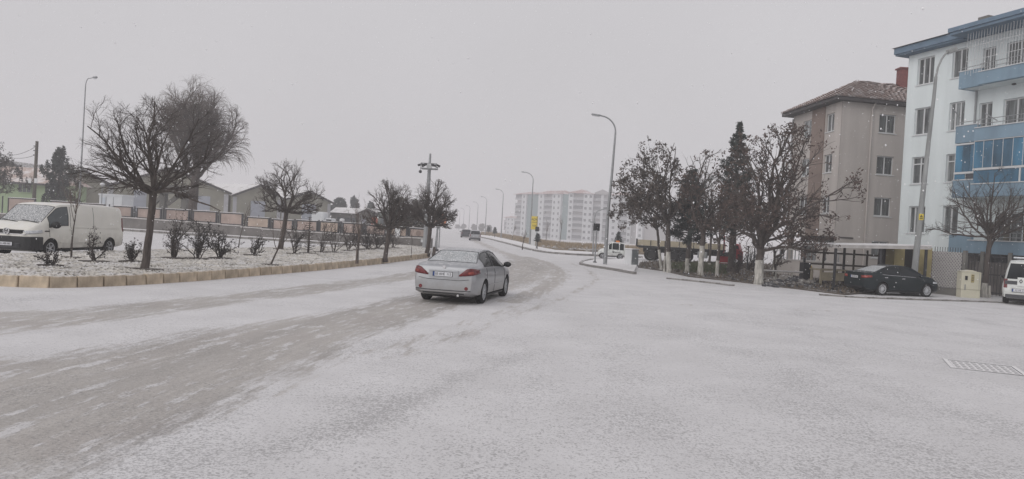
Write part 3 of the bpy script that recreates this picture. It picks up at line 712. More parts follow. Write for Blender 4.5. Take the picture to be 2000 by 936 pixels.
def dark_car():
    sp = dict(cor); sp.update(L=4.53, r=.315, wb=2.64, rear_axle=.98, rg_mat=M['snowglass2'],
      zr=[(0,.98),(.03,1.06),(.1,1.09),(.4,1.10),(.55,1.11),(1.0,1.28),(1.45,1.43),(1.8,1.475),(2.15,1.49),(2.5,1.47),(2.85,1.40),(3.55,1.03),(4.0,.96),(4.35,.83),(4.48,.68),(4.53,.55)],
      rear_glass=(.58,1.42), screen=(2.88,3.5), side=(1.02,1.98,2.06,2.3,3.3))
    p = gp(1712,577)
    t, sh, ox = sedan('dark_saloon', 'dark green-black saloon car parked beside the carport, snow on its roof', (p.x+.10,p.y+.78,0), math.atan2(.24,.97), M['darkpaint'], sp, 12); t.scale = (.85,.85,.87)
    for sd in (1,-1):
        patch(t, 'tail_lamp', M['redlamp2'], sh, ox, [('y',.50),('y',.62),('y',.70),('x',.03),('x',.1),('x',.2),('x',.34)], sd, lambda q: .80+.05*q, lambda q: .93+.02*q)
        MB().box((1.14-ox, sd*(sh.y_at(1.14,.86)+.012), .87),(.18,.03,.03)).build('door_handle', M['chrome'], t)
        MB().box((2.16-ox, sd*(sh.y_at(2.16,.85)+.012), .845),(.18,.03,.03)).build('door_handle', M['chrome'], t)
        mirror(t, 3.12-ox, sd*.86, .98, M['darkpaint'])
        MB().tube([(x-ox, sd*(sh.y_at(x, ip(x, sp['belt'])+.012)+.004), ip(x, sp['belt'])+.012) for x in (.95,1.5,2.1,2.7,3.25)], .011, 5).build('chrome_strip', M['chrome'], t)
        patch(t, 'headlamp', M['headlamp'], sh, ox, [('x',3.95),('x',4.1),('x',4.25),('x',4.38)], sd, lambda q: .68-.02*q, lambda q: .76-.05*q)
        MB().bar((1.3-ox, sd*.79, .215),(3.2-ox, sd*.79, .21), .1,.05).build('sill', M['black'], t)
    seam(t, sh, ox, 2.02); seam(t, sh, ox, 3.22, 2, 6)
    plate(t, -ox-.01, 0, .84, '03 ADE 66', -1)
    MB().box((-ox+.03,0,.36),(.1,1.2,.1)).build('valance', M['black'], t)
    MB().box((1.3,0,.2),(3.4,1.3,.1)).build('underbody', M['chassis'], t)
    MB().tube([(1.5-ox+.2,0,1.47),(1.5-ox+.1,0,1.60)], .012, 5).build('aerial', M['black'], t)
dark_car()

def van():
    L = 5.30; ox = .97; wb = 3.4
    sh = CarShape(L,
      zr=[(0,1.74),(.05,1.88),(.2,1.95),(.6,1.975),(2,1.99),(3.3,1.985),(3.75,1.95),(3.95,1.885),(4.72,1.27),(4.95,1.17),(5.14,1.04),(5.24,.93),(5.3,.72)],
      belt=[(0,1.08),(3.3,1.10),(4.0,1.09),(4.7,1.03),(5.0,.95),(5.2,.84),(5.3,.60)],
      w=[(0,.88),(.06,.92),(.2,.95),(3.9,.95),(4.6,.945),(4.95,.90),(5.12,.82),(5.24,.72),(5.3,.62)],
      wr=[(0,.76),(.2,.80),(3.5,.79),(3.95,.76),(4.72,.80),(5.0,.78),(5.3,.52)],
      zb=[(0,.42),(.1,.33),(.5,.30),(4.8,.28),(5.15,.27),(5.3,.36)], xs=[0,.02,.06,.12,.25,3.34,3.42,3.9,3.97,4.42,4.6,4.70,4.86,5.0,5.1,5.2,5.26])
    t = thing('panel_van', 'white panel van facing the viewer beyond the planted median, snow on its windscreen', 'van', gp(206,499), 0)
    rear = gp(206,499.5); rear.x += .85; yaw = math.atan2(-1, -.07)
    d = Vector((math.cos(yaw), math.sin(yaw))); nrm = Vector((-d.y, d.x))
    # nearest flank's wheels stand at the observed contact points; the origin is midway along the rear axle
    t.location = (-16.05-.95, 29.75, 0); t.rotation_euler.z = yaw
    gl = [('windscreen', M['snowglass'], lambda x,s,dd: 3.97 < x < 4.70 and s >= 10)]
    for sd in (1,-1): gl.append(('door_window', M['clearglass'], lambda x,s,dd,sd=sd: dd == sd and 7 <= s <= 8 and 3.42 < x < 4.42))
    car_body(t, sh, M['whitepaint'], gl, (ox, ox+wb), .335, lambda x,s,z: x < .12 and s <= 3 and z < .62, ox, .06)
    for x in (ox, ox+wb):
        for sy in (1,-1): wheel(t, x-ox, sy*.83, .335, .21, 6, 0, rimr=.64)
    for sd in (1,-1):
        patch(t, 'headlamp', M['headlamp'], sh, ox, [('x',4.80),('x',4.92),('x',5.03),('x',5.12),('x',5.19),('x',5.235)], sd, lambda q: .90-.05*q, lambda q: 1.0-.05*q, .02)
        mirror(t, 4.35-ox, sd*.92, 1.16, M['black'], 1.5)
        patch(t, 'tail_lamp', M['redlamp'], sh, ox, [('x',.03),('x',.07),('x',.12)], sd, lambda q: .95, lambda q: 1.5, .01)
        MB().box((3.30-ox, sd*(sh.y_at(3.3,1.0)+.012), 1.02),(.2,.03,.04)).build('door_handle', M['whitepaint'], t)
        MB().bar((1.5-ox, sd*(sh.y_at(1.5,.58)+.006), .56),(3.9-ox, sd*(sh.y_at(3.7,.56)+.006), .56), .02,.05).build('side_crease', M['whitepaint'], t)
        MB().bar((.3-ox, sd*(sh.y_at(1,1.05)+.004), 1.07),(3.3-ox, sd*(sh.y_at(3,1.05)+.004), 1.10), .012,.025).build('side_rail', M['whitepaint'], t)
        MB().bar((1.45-ox, sd*.86, .285),(3.9-ox, sd*.86, .28), .1,.06).build('sill', M['black'], t)
        # raised pressed panels of the load bay
        MB().box((4.58-ox, sd*(sh.y_at(4.58,.93)+.006), .965),(.22,.02,.035)).build('side_badge', M['black'], t)
    seam(t, sh, ox, 3.30, 2, 9); seam(t, sh, ox, 4.46, 4, 6); seam(t, sh, ox, 1.95, 2, 9)
    fx = L-ox
    for k, z in enumerate((.955,.915,.875)):
        MB().box((fx-.045+.02*k, 0, z),(.05,1.02,.018)).build('grille_bar', M['black'], t)
    MB().box((fx-.03,0,.84),(.06,1.30,.022)).build('chrome_strip', M['chrome'], t)
    MB().box((fx-.09,0,.92),(.08,1.06,.13)).build('grille', M['black'], t)
    for k, z in enumerate((.76,.70)): MB().box((fx-.01,0,z),(.05,1.0,.016)).build('grille_bar', M['greypaint'], t)
    bp = [(4.79,.964),(5.0,.958),(5.14,.925),(5.24,.84),(5.31,.66),(5.345,.3)]; bp = [(x-ox,y) for x,y in bp]+[(x-ox,-y) for x,y in bp[::-1]]
    b_ = MB(); b_.prism(bp, .30, .765); bevel(b_.build('bumper', M['black'], t), .03)
    for z in (.40,.46,.52): MB().box((fx+.02,0,z),(.065,1.0,.02)).build('bumper_rib', M['greypaint'], t)
    # round emblem: ring with a V over a W
    em = MB(); n = 20
    for i in range(n):
        a, b = 2*math.pi*i/n, 2*math.pi*(i+1)/n
        em.bar((fx+.03,.105*math.cos(a),.93+.105*math.sin(a)), (fx+.03,.105*math.cos(b),.93+.105*math.sin(b)), .02)
    for a, b in (((-.035,.09),(0,.01)),((.035,.09),(0,.01)),((-.08,.05),(-.045,-.08)),((-.045,-.08),(0,-.005)),((0,-.005),(.045,-.08)),((.045,-.08),(.08,.05))):
        em.bar((fx+.03,a[0],.93+a[1]),(fx+.03,b[0],.93+b[1]),.016)
    em.build('badge', M['chrome'], t)
    MB().tube([(fx-.03,0,.93),(fx+.02,0,.93)], .10, 20).build('badge_disc', M['black'], t)
    plate(t, fx+.075, .0, .50, '03 ABB 885', 1)
    for y0, y1 in ((.75,.05),(-.02,-.7)):
        MB().tube([(4.78-ox, y0, 1.245),(4.68-ox, y1, 1.335)], .012, 5).build('wiper', M['black'], t)
    MB().box((1.7,0,.28),(4.2,1.4,.1)).build('underbody', M['chassis'], t)
van()

def boxcar(name, label, loc, yaw, paint, L=4.2, W=1.83, H=1.8, rear_mat=None, txt=None, poff=0., split=False, cat='van', bar=False, hatch=.05):
    t = thing(name, label, cat, loc, yaw); w = W/2; ox = .85; r = .32; k = hatch
    sh = CarShape(L, zr=[(0,1.02 if k > .2 else H-.28),(.03,1.06 if k > .2 else H-.18),(k,H-.10),(k+.2,H-.03),(.9+k,H),(2.3,H-.01),(2.75,H-.1),(3.4,1.12),(3.85,1.0),(4.08,.86),(L,.6)],
      belt=[(0,.96),(3.2,.98),(3.6,.93),(4.0,.8),(L,.5)], w=[(0,w*.90),(.05,w*.95),(.25,w),(3.4,w),(3.9,w*.93),(L,w*.6)],
      wr=[(0,w*.76),(.3,w*.79),(2.3,w*.76),(3.4,w*.8),(4,w*.75),(L,w*.5)], zb=[(0,.4),(.08,.3),(.4,.24),(3.9,.22),(L,.34)], xs=[0,.02,.05,.1,.4,1.4,1.5,2.35,2.45,2.78,3.36,3.2,L-.2,L-.08])
    gl = [('windscreen', M['glass'], lambda x,s,d: 2.78 < x < 3.36 and s >= 10)]
    for sd in (1,-1):
        for a, b in ((.4,1.4),(1.5,2.35),(2.45,3.2)):
            gl.append(('side_window', M['glass'], lambda x,s,d,sd=sd,a=a,b=b: d == sd and 7 <= s <= 8 and a < x < b))
    if k > .2: gl.append(('rear_window', rear_mat, lambda x,s,d: .03 < x < k and s >= 10))
    car_body(t, sh, paint, gl, (ox, ox+2.55), r, lambda x,s,z: x < .12 and s <= 2 and z < .45, ox)
    for x in (ox, ox+2.55):
        for sy in (1,-1): wheel(t, x-ox, sy*(w-.12), r, .2, 6)
    if k <= .2:
        z0, z1 = 1.05, H-.16
        rw = MB().extr([(-ox-.004, s_*yy, zz) for s_, yy, zz in ((-1,w*.84,z0),(1,w*.84,z0),(1,w*.72,z1),(-1,w*.72,z1))], (-.016,0,0)); rw.build('rear_window', rear_mat or M['glass'], t)
    for sd in (1,-1):
        MB().box2((-ox-.02, sd*w*.80, .68),(-ox+.02, sd*w*.93, 1.04)).build('tail_lamp', M['redlamp'], t)
        mirror(t, 3.0-ox, sd*w*.98, 1.02, M['black'])
    MB().box((-ox-.01,0,.40),(.10,W*.9,.18)).build('bumper', paint if txt else M['greypaint'], t)
    MB().box((1.3,0,.22),(3.3,1.3,.1)).build('underbody', M['chassis'], t)
    if txt: plate(t, -ox-.075, poff, .60, txt, -1)
    return t, sh, ox, w
def police_van():
    a = math.atan2(.80,.60)
    d = Vector((math.cos(a), math.sin(a))); pl = gp(1955,594); left = Vector((-d.y, d.x)); c = pl.xy - left*.90 + d*.85
    t, sh, ox, w = boxcar('small_van', 'white small van with a roof light bar, parked at the kerb on the far right', (c.x,c.y,0), a, M['policewhite'], H=1.83, rear_mat=M['glass'], txt='03 AB 211', poff=.30, bar=True)
    MB().box((-ox-.02,0,.90),(.016,w*1.78,.14)).build('dark_band', M['greypaint'], t)
    MB().box((-ox-.034,.28,.95),(.02,.24,.34)).build('badge_panel', M['policewhite'], t)
    em = MB()
    for p, q in (((0,.075),(.05,0)),((.05,0),(0,-.075)),((0,-.075),(-.05,0)),((-.05,0),(0,.075))): em.bar((-ox-.05,.28+p[0],.97+p[1]),(-ox-.05,.28+q[0],.97+q[1]),.022)
    em.build('badge', M['greypaint'], t)
    MB().box((-ox-.024,-.22,1.2),(.012,.02,.9)).build('door_seam', M['black'], t)
    for y in (-.42,.05,.50): bevel(MB().box((1.0,y-.03,1.90),(.22,.40,.07)).build('light_bar', M['headlamp'], t),.02)
    MB().box((1.0,0,1.855),(.2,1.2,.05)).build('light_bar_mount', M['black'], t)
    MB().tube([(-ox-.03,.55,1.10),(-ox-.035,.15,1.16)], .012, 5).build('wiper', M['black'], t)
    MB().box((-ox-.03,0,.36),(.1,w*1.7,.14)).build('lower_bumper', M['greypaint'], t)
police_van()
p = at(928,460,104.); t_ = boxcar('silver_minivan', 'small silver minivan driving away, nearest of the two distant cars', (p.x,p.y,0), R(95), M['silver'], H=1.72, rear_mat=M['glass'], cat='car')[0]; t_.scale = (.86,.86,.86)
p = at(910.5,458,126.); t_ = boxcar('grey_hatchback', 'dark grey car far up the road, ahead of the silver minivan', (p.x,p.y,0), R(96), M['greypaint'], H=1.5, rear_mat=M['glass'], cat='car', hatch=.5)[0]; t_.scale = (.95,.95,.95)
def minicar():
    L = 2.45; ox = .42; H = 1.60
    p = gp(1210,506.5); q = gp(1172,503)
    t = thing('mini_car', 'tiny white electric car with an orange roof beacon, beside the tall lamp post', 'car', (p.x,p.y,0), math.pi-.06); t.scale = (.88,.88,.84)
    sh = CarShape(L, zr=[(0,.95),(.04,1.40),(.12,1.52),(.4,H),(1.1,H),(1.35,1.52),(1.75,1.0),(2.1,.90),(2.35,.72),(L,.5)],
        belt=[(0,.80),(1.6,.86),(2.0,.78),(2.3,.6),(L,.42)], w=[(0,.56),(.08,.63),(.3,.67),(1.9,.67),(2.2,.62),(L,.4)], wr=[(0,.45),(.3,.54),(1.3,.54),(1.75,.58),(2.1,.55),(L,.35)],
        zb=[(0,.36),(.1,.28),(2.2,.26),(L,.34)], xs=[0,.03,.15,.50,.58,1.15,1.22,1.40,1.48,1.72,L-.1])
    gl = [('windscreen', M['glass'], lambda x,s,d: 1.40 < x < 1.72 and s >= 10)]
    for sd in (1,-1):
        for a, b in ((.15,.50),(.58,1.15),(1.22,1.48)): gl.append(('side_window', M['glass'], lambda x,s,d,sd=sd,a=a,b=b: d == sd and 7 <= s <= 8 and a < x < b))
    car_body(t, sh, M['policewhite'], gl, (ox, ox+1.6), .26, None, ox, .04)
    for x in (ox, ox+1.6):
        for sy in (1,-1): wheel(t, x-ox, sy*.58, .26, .15, 6)
    bevel(MB().box((.25,0,H+.07),(.30,.6,.14)).build('beacon', M['orange'], t), .03)
    MB().bar((-.2,0,H+.02),(.6,0,H+.02),.5,.03).build('roof_rack', M['black'], t)
    s = MB(); rn = random.Random(5); x = 1.15
    pts = [(1.02,.62),(1.05,.74),(.97,.78),(.93,.66),(1.0,.60),(.90,.63)]
    for a, b in zip(pts[:-1], pts[1:]): s.bar((a[0]-ox+.1, .678, a[1]),(b[0]-ox+.1,.678,b[1]),.012,.03)
    s.build('emblem', M['ink'], t)
    for sd in (1,):
        tx = text('Zeymar', .20, M['ink'], t, (.33, sd*.684, .66), (R(90),0,R(180)), sx=1.0)
        text('www', .08, M['ink'], t, (.28, sd*.684, .80), (R(90),0,R(180)))
        MB().box((1.52-ox, sd*.68, .92),(.12,.12,.09)).build('wing_mirror', M['policewhite'], t)
        MB().box((2.1-ox, sd*.60, .64),(.22,.06,.1)).build('headlamp', M['headlamp'], t)
    MB().box((.75,0,.24),(1.9,1.0,.1)).build('underbody', M['chassis'], t)
minicar()
def truck():
    d = 60.; a = gp(1246,513); b = gp(1452,525)
    A = at(1243,490,60.); B = at(1455,490,57.); dx = Vector((B.x-A.x, B.y-A.y, 0)); L = dx.length; yaw = math.atan2(dx.y, dx.x)
    t = thing('flatbed_lorry', 'long flatbed lorry with tan drop sides and red cab, parked behind the trees', 'lorry', (A.x,A.y,0), yaw)
    BL = L-1.6
    n = 6
    for i in range(n):
        for s_ in (0,2.4):
            for k in range(3):
                MB().box((BL*(i+.5)/n, s_, 1.27+.15*k),(BL/n-.10,.04,.138)).build('side_board', M['tan'], t)
    for i in range(n+1): MB().box((BL*i/n, -.03, 1.36),(.06,.05,.56)).build('stake', M['chassis'], t)
    MB().box((.03,1.2,1.42),(.06,2.4,.44)).build('tailboard', M['tan'], t)
    MB().box((.0,-.05,1.42),(.12,.1,.6)).build('rear_post', M['chassis'], t)
    MB().box((BL/2,1.2,1.12),(BL,2.42,.14)).build('bed', M['chassis'], t); MB().box((BL/2,1.2,1.205),(BL-.1,2.3,.03)).build('bed_snow', M['snow'], t)
    MB().box((BL/2+.4,1.2,.85),(BL,1.0,.35)).build('frame', M['chassis'], t)
    for x in (1.1,2.9,3.75,6.9): 
        for y in (.15,2.2): wheel(t, x, y, .5, .3, 8)
    bevel(MB().box((5.2,.2,.72),(.75,.5,.5)).build('fuel_tank', M['steel'], t),.05)
    for x in (.9,3.3): MB().box((x,.2,1.02),(1.5,.5,.05)).build('mudguard', M['black'], t)
    cab = MB().extr([(BL+.55,0,.95),(BL+1.2,0,.95),(BL+1.25,0,1.25),(BL+1.1,0,1.72),(BL+.55,0,1.75)], (0,2.3,0)).build('cab', M['red'], t); bevel(cab, .08)
    MB().extr([(BL+.6,-.01,1.2),(BL+1.18,-.01,1.2),(BL+1.08,-.01,1.62),(BL+.6,-.01,1.62)], (0,-.02,0)).build('cab_window', M['glass'], t)
    MB().box((BL+.8,-.02,.78),(1.2,.06,.2)).build('step', M['chassis'], t)
    MB().tube([(BL+.02,.1,.9),(BL+.02,.1,2.3)], .06, 8).build('exhaust_stack', M['red'], t)
truck()
# ================================================================== TREES AND SHRUBS
def seg_mesh(name, P0, P1, R0_, R1_, n, m):
    P0 = np.array(P0, float); P1 = np.array(P1, float); R0_ = np.array(R0_)[:,None,None]; R1_ = np.array(R1_)[:,None,None]
    d = P1-P0; d /= np.linalg.norm(d, axis=1)[:,None]+1e-9
    up = np.where(np.abs(d[:,2:3]) > .9, np.array([[1.,0,0]]), np.array([[0,0,1.]]))
    a = np.cross(d, up); a /= np.linalg.norm(a, axis=1)[:,None]; b = np.cross(d, a)
    t = 2*np.pi*np.arange(n)/n; off = a[:,None,:]*np.cos(t)[None,:,None]+b[:,None,:]*np.sin(t)[None,:,None]
    V = np.concatenate([P0[:,None]+off*R0_, P1[:,None]+off*R1_], 1).reshape(-1,3)
    k = np.arange(n); q = np.stack([k, (k+1)%n, n+(k+1)%n, n+k], 1)
    F = (q[None]+2*n*np.arange(len(P0))[:,None,None]).reshape(-1,4)
    return npmesh(name, V, F, m, True)
class Grow:
    """recursive branching; keeps thick limbs and thin twigs apart, remembers twig ends for leaves"""
    def __init__(s, seed, inside=None, droop=0., gnarl=.18, up=.15):
        s.r = random.Random(seed); s.thick = []; s.thin = []; s.ends = []; s.inside = inside; s.droop = droop; s.gnarl = gnarl; s.up = up
    def branch(s, p, d, L, r, lev, spec):
        """spec[lev] = (nseg, nchild, child length ratio, angle lo, angle hi, first child at)"""
        nseg, nch, ratio, a0, a1, f0 = spec[lev]; rr = s.r; p = Vector(p); d = Vector(d).normalized(); step = L/nseg; last = lev == len(spec)-1
        pts = [p.copy()]; dirs = [d.copy()]
        for i in range(nseg):
            d = (d + Vector((rr.gauss(0,1), rr.gauss(0,1), rr.gauss(0,1)))*s.gnarl + Vector((0,0,s.up*(1-.5*lev/len(spec)) - s.droop*lev*(i/nseg)))).normalized()
            q = p+d*step; ra, rb = r*(1-.75*i/nseg), r*(1-.75*(i+1)/nseg)
            if s.inside and lev > 0 and not s.inside(q):
                break
            (s.thin if ra < .016 else s.thick).append((p.copy(), q+d*min(ra*.5,.02), ra, rb)); p = q; pts.append(p.copy()); dirs.append(d.copy())
        if last or len(pts) < 2: s.ends.append((p.copy(), d.copy())); 
        if last: return
        for k in range(nch):
            f = f0+(1-f0)*(k+rr.random())/nch; x = f*(len(pts)-1); i = min(int(x), len(pts)-2)
            if len(pts) < 2: return
            b = pts[i].lerp(pts[i+1], x-i); dd = dirs[i+1]
            ax = dd.orthogonal().normalized(); ax.rotate(Matrix.Rotation(rr.uniform(0, 6.283), 3, dd)); cd = dd.copy(); cd.rotate(Matrix.Rotation(rr.uniform(a0, a1), 3, ax))
            s.branch(b, cd, L*ratio*rr.uniform(.7,1.15)*(1.15-.45*f), max(r*(1-.7*f)*.62, .0035), lev+1, spec)
    def parts(s, root, m1, m2, tw=1.0, n2=3):
        if s.thick: link('branches', seg_mesh('branches', *[list(x) for x in zip(*[(a,b,c,d) for a,b,c,d in s.thick])], 6, m1), root)
        if s.thin: link('twigs', seg_mesh('twigs', *[list(x) for x in zip(*[(a,b,c*tw,d*tw) for a,b,c,d in s.thin])], n2, m2), root)
def trunk(root, pts, rad, m, name='trunk', n=10):
    rn = random.Random(len(pts)+int(rad[0]*1000)); q = []; rr = []
    pts = [Vector(p) for p in pts]
    for i in range(len(pts)-1):
        for k in range(4):
            t = k/4; q.append(pts[i].lerp(pts[i+1], t)+Vector((rn.gauss(0,1), rn.gauss(0,1), 0))*rad[i]*.06); rr.append((rad[i]*(1-t)+rad[i+1]*t)*rn.uniform(.94,1.06))
    q.append(pts[-1]); rr.append(rad[-1])
    return MB().tube(q, rr, n).build(name, m, root, True)
def soil_ring(root, r, sy=.8, z=0.):
    r = min(r, float(poly_sdf(np.array([root.location.x]), np.array([root.location.y]), mpoly)[0])-.12) if root.location.z > .1 else r
    if r < .14: return
    rn = random.Random(int(r*1000)); n = 22; mb = MB(); mb.prism([(r*rn.uniform(.8,1.15)*math.cos(2*math.pi*i/n), r*sy*rn.uniform(.8,1.15)*math.sin(2*math.pi*i/n)) for i in range(n)], z-.03, z+.055)
    mb.build('soil_patch', M['soil'], root)
def ellip(cx, cy, cz, rx, ry, rz, flat=-9):
    return lambda p: ((p.x-cx)/rx)**2+((p.y-cy)/ry)**2+((p.z-cz)/rz)**2 < 1 and p.z > flat
def leaves(root, ends, m, per, spread, size, seed, name='leaves', elong=1.6, grav=0., flat=0.):
    rs = np.random.RandomState(seed); E = np.array([e[0][:] for e in ends]); n = len(E)*per
    c = np.repeat(E, per, 0)+rs.normal(0, 1, (n,3))*np.array([spread,spread,spread*.8]); c[:,2] -= np.abs(rs.normal(0, grav, n)) if grav else 0
    a = rs.normal(0,1,(n,3)); 
    if flat: a[:,2] *= flat
    a /= np.linalg.norm(a, axis=1)[:,None]; b = np.cross(a, rs.normal(0,1,(n,3))); b /= np.linalg.norm(b, axis=1)[:,None]
    s = rs.uniform(size*.6, size*1.4, (n,1)); a = a*s*elong; b = b*s
    V = np.stack([c-a, c-b*.8+a*.1, c+a, c+b*.8+a*.1], 1).reshape(-1,3); F = np.arange(4*n).reshape(-1,4)
    o = link(name, npmesh(name, V, F, m), root); return o
BASE_UP = Vector((0,0,1))
def globe_tree(px, py, top_px, crown_w_px, fork_py, label, seed, z=MZ, flat=None, lean=(0,0), group='bare lollipop trees on the median', limbs=11, spec=None, tr=.095, cxo=0., thin=1.0, twn=None):
    p = gp(px, py, z); d = p.y; s = d/FPX; H = (py-top_px)*s; f = (py-fork_py)*s; rx = crown_w_px*s/2
    t = thing('bare_tree', label, 'tree', p, 0, group)
    top = Vector((lean[0]*f, lean[1]*f, f))
    trunk(t, [(0,0,-.1),(0,0,.12),top*.5+Vector((.02,0,0)),top], [tr*1.35,tr*1.05,tr*.85,tr*.92], M['bark'])
    soil_ring(t, .5 if seed == 11 else .36, .45)
    cz = f+(H-f)*.36; rz = H-cz; low = f-.10
    g = Grow(seed, ellip(top.x+cxo*rx, top.y, cz, rx, rx, rz, low if flat is None else f+flat), gnarl=.16, up=.025); rn = random.Random(seed)
    spec = spec or [(7,7,.55,.35,.8,.25),(5,6,.58,.35,.85,.2),(4,4,.6,.3,.8,.2),(3,0,0,0,0,0)]
    for i in range(limbs):
        az = 2.4*i+rn.uniform(-.3,.3); el = math.acos(1-.90*((i+.5)/limbs)) if i else .1
        dd = Vector((math.sin(el)*math.cos(az), math.sin(el)*math.sin(az), math.cos(el)+.03))
        Lr = 1/math.sqrt((dd.x**2+dd.y**2)/rx**2+dd.z**2/(H-f)**2)
        g.branch(top-Vector((0,0,rn.uniform(.0,.12))), dd, Lr*1.0*rn.uniform(.88,1.04), tr*.52*rn.uniform(.8,1.1), 0, spec)
    g.parts(t, M['bark'], M['twig'], thin)
    return t
DENSE = [(7,7,.55,.35,.8,.25),(5,6,.58,.35,.85,.2),(4,5,.6,.3,.8,.2),(3,0,0,0,0,0)]
globe_tree(283,528,178,320,372,'big bare spreading tree with the widest crown, in front of the white van', 11, flat=-.18, lean=(.06,0), limbs=15, tr=.115, cxo=-.02, spec=[(8,9,.50,.35,.8,.22),(6,7,.55,.35,.85,.15),(4,5,.6,.3,.8,.15),(3,0,0,0,0,0)])
globe_tree(548,488,303,144,412,'bare round-headed tree standing alone mid-median in front of the warehouse gables', 12, lean=(.10,0), tr=.12, limbs=14, thin=1.6, spec=DENSE)
globe_tree(752,507,344,110,445,'bare tree with upswept branches, third along the median left of the camera mast', 13, lean=(.08,0), tr=.105, thin=1.7, limbs=15, spec=DENSE)
globe_tree(834,497,346,108,442,'dense bare tree with a rounded broom crown, last on the median beside the camera mast', 14, lean=(.06,0), tr=.13, limbs=19, thin=1.8, spec=DENSE)
# twin-stemmed little tree at the tip
def weeping():
    Y = 69.; p = at(372,452,Y); s = Y/FPX; t = thing('willow_tree', 'tall bare weeping willow behind the pink panel wall, drooping to the right', 'tree', (p.x,p.y,0))
    f = 1.95+(hzy(372)-345)*s; H = 1.95+(hzy(372)-146)*s
    trunk(t, [(0,0,-.1),(0,0,.6),(.12,0,f*.6),(.25,0,f)], [.55,.46,.40,.36], M['bark'])
    cz_ = f+(H-f)*.30; eu = ellip(.3,0,cz_,4.7,4.4,(H-f)*.72,2.4)
    g = Grow(77, lambda p: eu(p) if p.z > cz_ else math.hypot(p.x-.5, p.y) < 4.9 and p.z > 2.3, droop=.30, gnarl=.12, up=.12); rn = random.Random(3)
    spec = [(8,11,.50,.35,.8,.18),(6,9,.62,.35,.8,.15),(6,5,1.0,.2,.7,.15),(6,0,0,0,0,0)]
    for i in range(12):
        az = 2.4*i; el = .15+.9*(i/12); dd = Vector((math.sin(el)*math.cos(az), math.sin(el)*math.sin(az), math.cos(el)))
        g.branch((.25,0,f-.2), dd, 7.6*rn.uniform(.8,1.1), .17, 0, spec)
    g.parts(t, M['bark'], M['paletwig'], 1.5)
weeping()
def twiggy(px, py, h_px, w_px, label, seed, kind='shrub', z=MZ, group='shrubs on the gravel median', leafy=0.5, stems=6, lean=0., m=None, soil=True, Y=None):
    p = gp(px, py, z) if Y is None else at(px, py, Y); s = p.y/FPX; H = h_px*s; w = w_px*s/2; t = thing('shrub', label, 'shrub', p, 0, group)
    g = Grow(seed, None, gnarl=.2, up=.10); rn = random.Random(seed)
    for i in range(stems):
        az = rn.uniform(0,6.283); el = rn.uniform(.05, min(1.1, math.atan2(w, H)*1.3)); dd = Vector((math.sin(el)*math.cos(az)+lean, math.sin(el)*math.sin(az), math.cos(el)))
        g.branch((rn.uniform(-.05,.05),rn.uniform(-.05,.05),-.03), dd, math.hypot(H*math.cos(el), w*math.sin(el))*rn.uniform(.75,1.05), .022, 0, [(6,7,.34,.5,1.0,.12),(4,3,.45,.4,.9,.15),(3,0,0,0,0,0)])
    g.parts(t, M['twig'], M['twig'] if leafy else M['paletwig'], 1.5)
    if leafy:
        ends = g.ends+[(a,None) for a,b,c,d in g.thin[::2]]
        leaves(t, ends, M['shrubleaf'], max(1,int(1.35*leafy+.3)), .04, .018, seed)
    if soil: soil_ring(t, max(.35, w*.75), .8)
    return t
SHR = [(97,521,40,45,'small sparse twiggy shrub nearest the van front wheel',.2,5,0),
 (183,513,66,70,'gawky twisted shrub with knobbly shoots in front of the van load bay',.7,4,.05),
 (257,513,48,62,'low dark spreading shrub just left of the big bare tree trunk',.9,7,0),
 (338,506,88,62,'tall feathery twig shrub, first to the right of the big trunk',.35,9,.1),
 (386,507,74,62,'dense dark leafy shrub leaning right under the willow',1.3,9,.15),
 (428,506,62,60,'dense dark rounded shrub right beside its leaning twin',1.5,9,-.05),
 (495,500,46,50,'low dark shrub with shoots reaching right, left of the slanting sapling',1.2,7,.15),
 (574,497,66,40,'narrow dark upright shrub just right of the second tree trunk',1.3,6,0),
 (626,494,72,46,'bare upright shrub between the little conifer and the leaning stem',.5,5,.1),
 (652,494,62,44,'sparse shrub with one dark stem leaning far right',.3,4,.28),
 (680,491,54,40,'dark bushy shrub left of the staked sapling',1.0,6,.05),
 (699,489,72,42,'upright dark shrub behind the staked sapling',1.2,6,0),
 (718,488,46,44,'low dense black-looking shrub, left half of the thick clump',1.8,10,0),
 (735,487,50,46,'low dense black-looking shrub, right half of the thick clump',1.8,10,.05),
 (752,486,54,36,'dark shrub tight behind the third tree trunk',1.3,7,0),
 (768,485,60,40,'yellowish ragged shrub right of the third tree trunk',.8,7,.1)]
for i, (a,b,c,d,l,lf,st,ln) in enumerate(SHR): twiggy(a,b,c,d,l,100+i,leafy=lf,stems=st,lean=ln)
